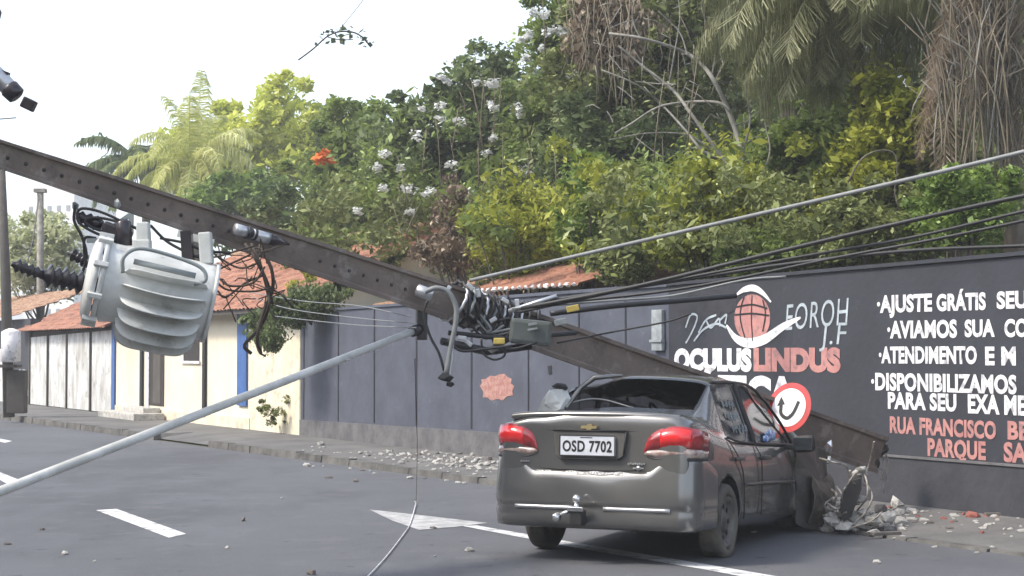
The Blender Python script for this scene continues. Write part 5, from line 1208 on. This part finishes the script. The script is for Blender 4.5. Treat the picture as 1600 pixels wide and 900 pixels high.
tree('bright green feathery shrub over the wall left of centre', 917, 335, 48, 82, 25.5, MT['lf_lime'], 46, 120, .09, .26, 11, cat='shrub', name='shrub', lobes=[(912, 300, 30, 45), (920, 350, 48, 50), (945, 390, 40, 40)])
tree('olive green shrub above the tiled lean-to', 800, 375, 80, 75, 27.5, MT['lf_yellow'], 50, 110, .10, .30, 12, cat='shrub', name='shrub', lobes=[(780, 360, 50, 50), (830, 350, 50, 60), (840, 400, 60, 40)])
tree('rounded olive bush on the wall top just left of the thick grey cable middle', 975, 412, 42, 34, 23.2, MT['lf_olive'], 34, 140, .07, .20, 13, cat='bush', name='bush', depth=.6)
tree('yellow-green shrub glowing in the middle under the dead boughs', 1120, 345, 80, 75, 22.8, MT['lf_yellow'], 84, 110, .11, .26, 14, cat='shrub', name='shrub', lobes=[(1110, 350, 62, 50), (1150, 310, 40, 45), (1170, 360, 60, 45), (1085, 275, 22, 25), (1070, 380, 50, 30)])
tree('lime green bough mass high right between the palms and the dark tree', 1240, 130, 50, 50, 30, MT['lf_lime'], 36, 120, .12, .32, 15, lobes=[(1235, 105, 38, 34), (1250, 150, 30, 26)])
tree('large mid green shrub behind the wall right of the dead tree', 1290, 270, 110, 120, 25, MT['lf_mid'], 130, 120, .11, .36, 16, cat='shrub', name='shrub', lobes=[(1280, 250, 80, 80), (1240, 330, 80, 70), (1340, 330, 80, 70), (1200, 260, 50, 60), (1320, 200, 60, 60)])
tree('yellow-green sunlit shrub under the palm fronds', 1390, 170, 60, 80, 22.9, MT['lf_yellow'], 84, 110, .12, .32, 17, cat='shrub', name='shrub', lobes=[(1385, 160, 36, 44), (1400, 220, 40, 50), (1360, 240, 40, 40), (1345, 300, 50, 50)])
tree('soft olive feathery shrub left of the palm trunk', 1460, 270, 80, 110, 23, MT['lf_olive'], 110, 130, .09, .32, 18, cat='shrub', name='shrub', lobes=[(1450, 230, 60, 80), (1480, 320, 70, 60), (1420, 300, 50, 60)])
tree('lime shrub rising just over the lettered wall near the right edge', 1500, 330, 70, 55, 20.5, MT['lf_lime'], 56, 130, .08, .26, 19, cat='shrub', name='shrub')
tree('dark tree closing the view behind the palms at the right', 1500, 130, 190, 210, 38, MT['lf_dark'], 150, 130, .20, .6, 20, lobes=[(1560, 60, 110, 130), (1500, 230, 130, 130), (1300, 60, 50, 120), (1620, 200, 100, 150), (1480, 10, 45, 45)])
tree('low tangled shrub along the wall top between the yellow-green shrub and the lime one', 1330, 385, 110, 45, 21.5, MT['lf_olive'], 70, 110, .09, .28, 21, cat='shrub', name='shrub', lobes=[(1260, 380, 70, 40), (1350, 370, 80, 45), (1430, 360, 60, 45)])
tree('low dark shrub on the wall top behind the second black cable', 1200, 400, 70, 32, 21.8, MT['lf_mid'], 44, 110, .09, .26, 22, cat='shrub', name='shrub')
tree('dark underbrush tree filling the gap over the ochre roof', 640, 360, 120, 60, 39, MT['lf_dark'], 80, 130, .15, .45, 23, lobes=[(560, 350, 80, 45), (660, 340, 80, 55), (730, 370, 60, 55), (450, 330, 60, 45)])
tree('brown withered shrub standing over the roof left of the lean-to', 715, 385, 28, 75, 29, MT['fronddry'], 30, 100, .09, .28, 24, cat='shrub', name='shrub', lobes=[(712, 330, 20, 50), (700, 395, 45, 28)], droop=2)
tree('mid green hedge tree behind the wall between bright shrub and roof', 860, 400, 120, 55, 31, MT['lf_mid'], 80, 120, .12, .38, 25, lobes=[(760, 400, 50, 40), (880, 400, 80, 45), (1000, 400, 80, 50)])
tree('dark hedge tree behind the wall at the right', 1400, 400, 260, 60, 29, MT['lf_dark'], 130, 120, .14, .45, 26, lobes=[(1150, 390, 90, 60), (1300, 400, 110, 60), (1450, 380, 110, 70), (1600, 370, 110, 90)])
# ivy-like plant hanging over the corner of the house, and weeds at its foot
tree('drooping blue-green creeper hanging over the corner of grey wall and house', 455, 490, 50, 42, 31.5, MT['lf_dark'], 60, 100, .085, .22, 27, cat='creeper', name='creeper', depth=.5, trunk=False, lobes=[(470, 478, 45, 22), (435, 500, 42, 26), (415, 530, 22, 20), (500, 470, 40, 18)], droop=3)
tree('leafy green tree leaning over the roofs between house and grey wall', 540, 400, 90, 45, 37.5, MT['lf_mid'], 70, 110, .13, .36, 61, lobes=[(500, 395, 60, 35), (580, 395, 60, 30), (640, 385, 50, 28)])
tree('green and ochre leaves over the roof edge right of the creeper', 520, 455, 60, 26, 34.5, MT['lf_yellow'], 40, 80, .11, .22, 28, cat='creeper', name='creeper', depth=.5, trunk=False)
tree('low dry weeds sprouting at the foot of the cream house corner', 428, 672, 34, 8, 33.2, MT['lf_olive'], 16, 50, .06, .08, 29, cat='weeds', name='weed_clump', depth=.3, trunk=False, droop=-2)
# mixed undergrowth knitting the slope together behind the wall
UG = [('lf_olive', 480, 1620, 300, 430, 33, 90), ('lf_mid', 560, 1620, 180, 400, 35, 120), ('lf_dark', 600, 1620, 120, 380, 36, 110), ('lf_yellow', 760, 1620, 220, 400, 24.5, 40), ('lf_olive', 900, 1600, 270, 400, 21.9, 60), ('lf_mid', 700, 1600, 250, 400, 26.5, 70), ('lf_olive', 820, 1620, 60, 330, 32.5, 120), ('lf_mid', 1000, 1620, 250, 400, 24.5, 60)]
for k, (mk_, x0, x1, y0, y1, D_, n_) in enumerate(UG):
    g = np.random.default_rng(300+k); cs = []; rs = []
    for i in range(n_):
        x = x0+(x1-x0)*g.random(); top = float(np.interp(x, [480, 560, 640, 720, 800, 860], [330, 240, 180, 130, 70, -20])); y = max(top+10, y0+(y1-y0)*g.random())
        p = P(x, y, D_+g.normal()*.9); cs.append(tuple(p)); rs.append((.3+.55*g.random()**2)*(.6 if D_ < 27 else 1))
    o = link('undergrowth', leaf_mesh('undergrowth', cs, rs, 110, .0042*D_, MT[mk_], 310+k, flat=.2, aspect=.4))
    tag(o, ['loose olive scrub behind the wall', 'mid green scrub filling between the trees', 'dark scrub filling deep between the trees', 'yellow-green sprays mixed in the shrubs', 'olive sprigs just above the wall top', 'mid green sprigs woven through the shrubs', 'olive upper scrub among the right-hand trees', 'nearest green scrub over the lettered wall'][k], 'scrub', kind='stuff')
g = random.Random(41); b = MB()
for i in range(90):
    x = g.uniform(600, 1600); D_ = g.uniform(22.5, 31) if x > 950 else g.uniform(29, 34); top = float(np.interp(x, [600, 720, 800, 860], [260, 150, 90, -20])); y = g.uniform(top+60, 420); L = g.uniform(40, 150); s = g.uniform(-25, 25)
    b.tube([P(x, y, D_), P(x+s*.4, y-L*.5, D_), P(x+s, max(top, y-L), D_)], [.011, .008, .004], 4)
tag(b.build('scrub_stems', MT['drytwig']), 'thin bare stems standing all through the scrub', 'stems', kind='stuff')
# treetops beyond; the last crown, out of view, was added to shade the road
for i, (px, py, rx, ry, D, lab) in enumerate([(700, 380, 260, 90, 75, 'distant dark tree behind the flowering trees'), (1070, 210, 190, 250, 62, 'distant dark tree behind the dead boughs'), (1350, 330, 200, 120, 58, 'distant dark tree behind the right-hand shrubs'), (1640, 120, 220, 320, 60, 'distant dark tree cut off by the right edge'), (1130, -260, 200, 220, 48, 'tall dark tree whose crown is above the top centre of the view')]):
    tree(lab, px, py, rx, ry, D, MT['lf_vdark'], 170, 120, .40, 1.2, 40+i, depth=5)
# dead grey-branched tree
dt = thing('bare_tree', 'leafless grey-barked tree arching left over the shrubs', 'tree', Vector((P(1225, 550, 23.6).x, 23.6, 0)))
D = 23.6; trunkp = [(1228, 560), (1222, 440), (1205, 360), (1180, 290), (1160, 240)]
b = MB(); cpts = curve_pts([Vector((dt.location.x, D, 0))]+[P(x, y, D) for x, y in trunkp[1:]], 24); b.tube(cpts, [.10-.055*i/(len(cpts)-1) for i in range(len(cpts))], 8); b.build('trunk', MT['greybark'], dt, True)
rr = random.Random(77)
BR = [([(1160, 245), (1140, 185), (1112, 120), (1075, 85), (1010, 58), (950, 52)], .040), ([(1172, 300), (1130, 250), (1085, 185), (1050, 140), (1005, 100), (965, 70)], .034), ([(1145, 175), (1120, 160), (1075, 158), (1030, 165), (985, 190), (958, 208)], .024),
      ([(1128, 250), (1100, 235), (1070, 205), (1030, 165), (990, 130), (940, 108)], .022), ([(1110, 235), (1070, 208), (1010, 211), (950, 217)], .015), ([(1048, 140), (1055, 90), (1060, 30), (1055, -20)], .014), ([(1160, 245), (1172, 190), (1165, 130), (1180, 60)], .020), ([(1112, 120), (1118, 70), (1100, 20), (1105, -20)], .014), ([(1180, 290), (1200, 240), (1195, 190)], .018), ([(1058, 130), (1020, 128), (990, 128)], .012), ([(1000, 60), (985, 30), (990, 0)], .012), ([(1075, 85), (1060, 50), (1030, 20)], .012)]
for pts, r in BR:
    b = MB(); q = curve_pts([P(x+rr.uniform(-3, 3), y+rr.uniform(-3, 3), D+rr.uniform(-.2, .2)) for x, y in pts], 20); b.tube(q, [r*(1-.6*i/(len(q)-1)) for i in range(len(q))], 6); b.build('branch', MT['greybark'], dt, True)
b = MB()
for i in range(70):
    x = rr.uniform(930, 1190); y = rr.uniform(-10, 250); L = rr.uniform(20, 60); a = rr.uniform(-2.6, -.5)
    b.tube([P(x, y, D+rr.uniform(-.5, .5)), P(x+L*.5*math.cos(a), y+L*.5*math.sin(a)+4, D), P(x+L*math.cos(a), y+L*math.sin(a)+rr.uniform(5, 20), D)], .006, 4)
tag(b.build('twigs', MT['greybark'], dt, True), kind='stuff')
# curled dead frond stalk
b = MB(); b.tube(curve_pts([P(x, y, 20.5) for x, y in ((1325, 285), (1345, 250), (1370, 236), (1395, 238), (1402, 260), (1398, 300), (1405, 330))], 24), [.012-.008*i/25 for i in range(100)][:len(curve_pts([(0,0,0)]*7, 24))], 6); tag(b.build('dead_stalk', MT['bark']), 'pale curled dead stalk hooping over the shrubs at right', 'dead stalk')
# ------------------------------------------------------------------ palms
def frond(vs, fs, var, o, az, el, L, droop, n=0, jit=.14, ll=.55, lw=.028, hang=.6, g=None, tone=.5, rach=.016, curl=0):
    n = 75 if lw < .03 else 42
    p = Vector(o); d = Vector((math.cos(az)*math.cos(el), math.sin(az)*math.cos(el), math.sin(el))); st_ = L/n; pts = [p.copy()]
    for i in range(n):
        d = (d+Vector((0, 0, -droop*st_*(.4+i/n*1.4)))).normalized(); p = p+d*st_; pts.append(p.copy())
    for i in range(n):      # rachis ribbon, two crossed strips
        t = pts[i+1]-pts[i]; s = t.cross(Vector((0, 0, 1))); s = s.normalized() if s.length > 1e-6 else Vector((1, 0, 0)); u = s.cross(t).normalized(); r = rach*(1-i/n*.8)
        for w in (s, u):
            k = len(vs); vs += [pts[i]-w*r, pts[i]+w*r, pts[i+1]+w*r, pts[i+1]-w*r]; fs.append([k, k+1, k+2, k+3]); var += [min(1, tone+.3)]*4
    for i in range(2, n):
        t = (pts[i]-pts[i-1]).normalized(); s = t.cross(Vector((0, 0, 1))); s = s.normalized() if s.length > 1e-6 else Vector((1, 0, 0))
        f = i/n; l = ll*(math.sin(PI*min(1, .12+f*.85))**.6)
        for sg in (-1, 1):
            for sub in (0, .5):
                q = pts[i]-t*st_*sub; dir_ = (s*sg+t*.55+Vector((0, 0, -hang*(.3+g.random()*.6)))+Vector((g.normal(), g.normal(), g.normal()))*(.30 if lw < .03 else .20)).normalized()
                m_ = q+dir_*l*.5; e = q+(dir_+Vector((0, 0, -hang*.9))).normalized()*l*.95; w = t*lw*(.7+.6*g.random()); k = len(vs)
                vs += [q-w*.5, q+w*.5, m_+w*.6, m_-w*.6, e]; fs += [[k, k+1, k+2, k+3], [k+3, k+2, k+4]]; v_ = min(1, max(0, tone+g.normal()*.2)); var += [v_]*5
def palm(label, px, py, D, spec, m, trunk_r=.14, basepx=None, seed=1, skirt=None):
    c = P(px, py, D); bx = P(basepx or px, 550, D); base = Vector((bx.x, D, 0)); t = thing('palm_tree', label, 'palm tree', base); g = np.random.default_rng(seed)
    def mk(name, lst, mt):
        vs, fs, var = [], [], []
        for az, el, L, dr, ll, lw, hang, tone in lst: frond(vs, fs, var, c+Vector((g.normal()*.1, g.normal()*.1, g.normal()*.08)), R(az), R(el), L, dr, ll=ll, lw=lw, hang=hang, g=g, tone=tone)
        me = bpy.data.meshes.new(name); me.from_pydata([tuple(v) for v in vs], [], fs); at = me.attributes.new('var', 'FLOAT', 'POINT'); at.data.foreach_set('value', var); me.materials.append(mt); link(name, me, t, True)
    mk('crown', spec, m)
    if skirt: mk('dead_fronds', skirt, MT['fronddry'])
    b = MB(); q = curve_pts([base, lerp(base, c, .5)+Vector((.12, 0, 0)), c], 30); b.tube(q, [trunk_r*(1.25-.35*i/(len(q)-1))*(1+.06*(i % 2)) for i in range(len(q))], 12); b.build('trunk', MT['bark'], t, True)
    return t
g = np.random.default_rng(5)
sp = [(az, el, L, dr, .75, .06, .55, tone) for az, el, L, dr, tone in [(88, 82, 3.6, .22, .6), (160, 55, 3.4, .5, .5), (190, 35, 3.4, .55, .7), (15, 60, 3.2, .5, .8), (-20, 35, 3.2, .6, .9), (-60, 40, 3.2, .6, .8), (-110, 45, 3.3, .55, .6), (-150, 30, 3.2, .6, .6), (60, 40, 3.2, .5, .6), (120, 40, 3.2, .5, .4), (-35, 8, 3.0, .7, .9), (-85, 5, 3.0, .7, .9), (-140, 5, 3, .7, .7), (170, 5, 3.0, .7, .4), (10, 5, 3.0, .7, .9), (75, 65, 3.4, .4, .5), (-80, 70, 3.3, .45, .7)]]
sp2 = sp+[(az, el, L, dr, .75, .06, .8, tone) for az, el, L, dr, tone in [(-30, 55, 3.2, .6, 1), (-60, 20, 3.0, .8, .9), (-120, 15, 3.0, .8, .8), (-95, -15, 2.6, .8, .9), (-50, -20, 2.6, .8, 1), (-130, -20, 2.6, .8, .9), (180, 15, 3, .8, .5), (140, 70, 3.4, .3, .4), (0, -15, 2.6, .8, .9)]]
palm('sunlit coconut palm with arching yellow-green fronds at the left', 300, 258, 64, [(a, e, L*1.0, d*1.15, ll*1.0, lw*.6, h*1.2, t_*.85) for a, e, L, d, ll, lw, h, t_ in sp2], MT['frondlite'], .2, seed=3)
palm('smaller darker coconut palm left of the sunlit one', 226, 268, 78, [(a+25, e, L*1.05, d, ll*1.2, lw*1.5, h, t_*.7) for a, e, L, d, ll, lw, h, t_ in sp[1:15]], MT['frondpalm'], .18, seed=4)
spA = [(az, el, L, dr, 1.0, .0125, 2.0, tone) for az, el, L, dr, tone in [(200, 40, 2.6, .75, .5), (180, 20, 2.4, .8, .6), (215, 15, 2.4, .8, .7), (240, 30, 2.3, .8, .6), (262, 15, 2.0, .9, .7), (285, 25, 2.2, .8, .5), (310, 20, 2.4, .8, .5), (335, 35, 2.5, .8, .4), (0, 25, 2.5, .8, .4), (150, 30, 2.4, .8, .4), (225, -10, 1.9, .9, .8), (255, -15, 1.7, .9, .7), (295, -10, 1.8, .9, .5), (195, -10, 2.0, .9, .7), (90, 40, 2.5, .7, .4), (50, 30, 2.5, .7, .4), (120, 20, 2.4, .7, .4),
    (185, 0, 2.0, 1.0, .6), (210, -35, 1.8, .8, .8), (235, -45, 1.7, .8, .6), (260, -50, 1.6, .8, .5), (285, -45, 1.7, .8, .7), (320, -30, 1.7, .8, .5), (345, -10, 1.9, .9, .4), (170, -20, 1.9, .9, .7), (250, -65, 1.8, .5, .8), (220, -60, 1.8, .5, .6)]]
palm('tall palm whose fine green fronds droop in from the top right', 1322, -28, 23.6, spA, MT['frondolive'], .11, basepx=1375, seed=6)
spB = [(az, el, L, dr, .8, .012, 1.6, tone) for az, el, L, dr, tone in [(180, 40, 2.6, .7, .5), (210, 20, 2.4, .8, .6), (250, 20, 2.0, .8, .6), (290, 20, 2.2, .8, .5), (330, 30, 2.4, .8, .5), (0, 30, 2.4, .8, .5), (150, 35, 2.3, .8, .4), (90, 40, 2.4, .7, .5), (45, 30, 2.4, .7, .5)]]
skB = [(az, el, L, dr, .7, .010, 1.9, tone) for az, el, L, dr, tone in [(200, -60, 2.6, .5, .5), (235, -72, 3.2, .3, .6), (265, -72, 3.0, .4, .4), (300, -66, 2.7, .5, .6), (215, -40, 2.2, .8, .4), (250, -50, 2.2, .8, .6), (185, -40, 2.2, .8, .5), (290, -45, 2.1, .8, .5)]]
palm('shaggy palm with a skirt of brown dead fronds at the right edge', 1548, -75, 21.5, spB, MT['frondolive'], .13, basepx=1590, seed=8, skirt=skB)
pb = [o for o in COL.objects if o.get('label', '').startswith('shaggy palm')][0]
b = MB(); rr = random.Random(92); b2 = MB()
for i in range(290):
    x = rr.gauss(1545, 40); y = rr.uniform(-60, 150); L = rr.uniform(40, 210); D_ = 21.2+rr.uniform(-.7, .5); sw = rr.gauss(0, 22)
    (b if i % 3 else b2).tube([P(x-sw*1.3, y, D_), P(x-sw*.3, y+L*.3, D_), P(x+sw*.2, y+L*.7, D_), P(x+sw*.4+rr.uniform(-8, 8), y+L, D_)], [.006, .012, .012, .003], 3)
tag(b.build('dead_strands', MT['drytwig'], pb, True), kind='stuff'); tag(b2.build('pale_strands', MT['greybark'], pb, True), kind='stuff')
hv = thing('hanging_dry_vines', 'mat of brown dry vines hanging over the olive tree at the top centre', 'dry vines', P(950, 60, 28.6))
b = MB(); rr = random.Random(91)
for i in range(95):
    x = rr.gauss(950, 34); y = rr.uniform(-40, 60); L = rr.uniform(30, 90)*(1 if rr.random() < .8 else 1.7); D_ = 28.8+rr.uniform(-.6, .6); sw = rr.uniform(-14, 14)
    b.tube([P(x-sw, y, D_), P(x-sw*.2, y+L*.35, D_), P(x+rr.uniform(-8, 8), y+L*.7, D_), P(x+rr.uniform(-16, 16), y+L, D_)], .008, 4)
tag(b.build('strands', MT['drytwig'], hv, True), kind='stuff')
cs = [tuple(P(rr.gauss(955, 30), rr.uniform(-20, 95), 28.9)) for _ in range(40)]
link('dry_leaves', leaf_mesh('dry_leaves', cs, [.3]*40, 70, .10, MT['fronddry'], 9, droop=3, flat=0), hv, True)['kind'] = 'stuff'
# twig hanging in the open sky
tw_ = thing('sky_twig', 'dark leafy twig tip hanging alone in the white sky', 'twig', P(520, 60, 20))
b = MB(); b.tube(curve_pts([P(x, y, 20) for x, y in ((466, 94), (490, 76), (510, 58), (528, 50), (550, 50), (566, 58), (578, 72))], 20), .009, 5); b.tube(curve_pts([P(x, y, 20) for x, y in ((512, 58), (530, 62), (552, 62))], 8), .006, 5); b.tube(curve_pts([P(x, y, 20) for x, y in ((528, 50), (560, 10), (620, -60), (760, -160))], 8), .0035, 4); b.build('stem', MT['vine'], tw_, True)
link('leaves', leaf_mesh('leaves', [tuple(P(x, y, 20)) for x, y in ((502, 66), (512, 56), (522, 50), (531, 46), (545, 48), (556, 58), (566, 56), (574, 68), (530, 62))], [.085]*9, 7, .075, MT['lf_vdark'], 3), tw_, True)

# ------------------------------------------------------------------ thin haze volume added to lift the blacks and soften contrast
hb = MB(); hb.box((0, 440, 16), (1440, 1540, 36)); hz = hb.build('haze', [bpy.data.materials.new('haze_air')]); tag(hz, 'thin pale haze filling the air of the street', 'haze', kind='stuff')
hm = hz.data.materials[0]; hm.use_nodes = True; hn = hm.node_tree
for n_ in list(hn.nodes):
    if n_.type != 'OUTPUT_MATERIAL': hn.nodes.remove(n_)
pv = hn.nodes.new('ShaderNodeVolumePrincipled'); pv.inputs['Color'].default_value = (.92, .94, .96, 1); pv.inputs['Density'].default_value = .0015
hn.links.new(pv.outputs[0], hn.nodes['Material Output'].inputs['Volume'])
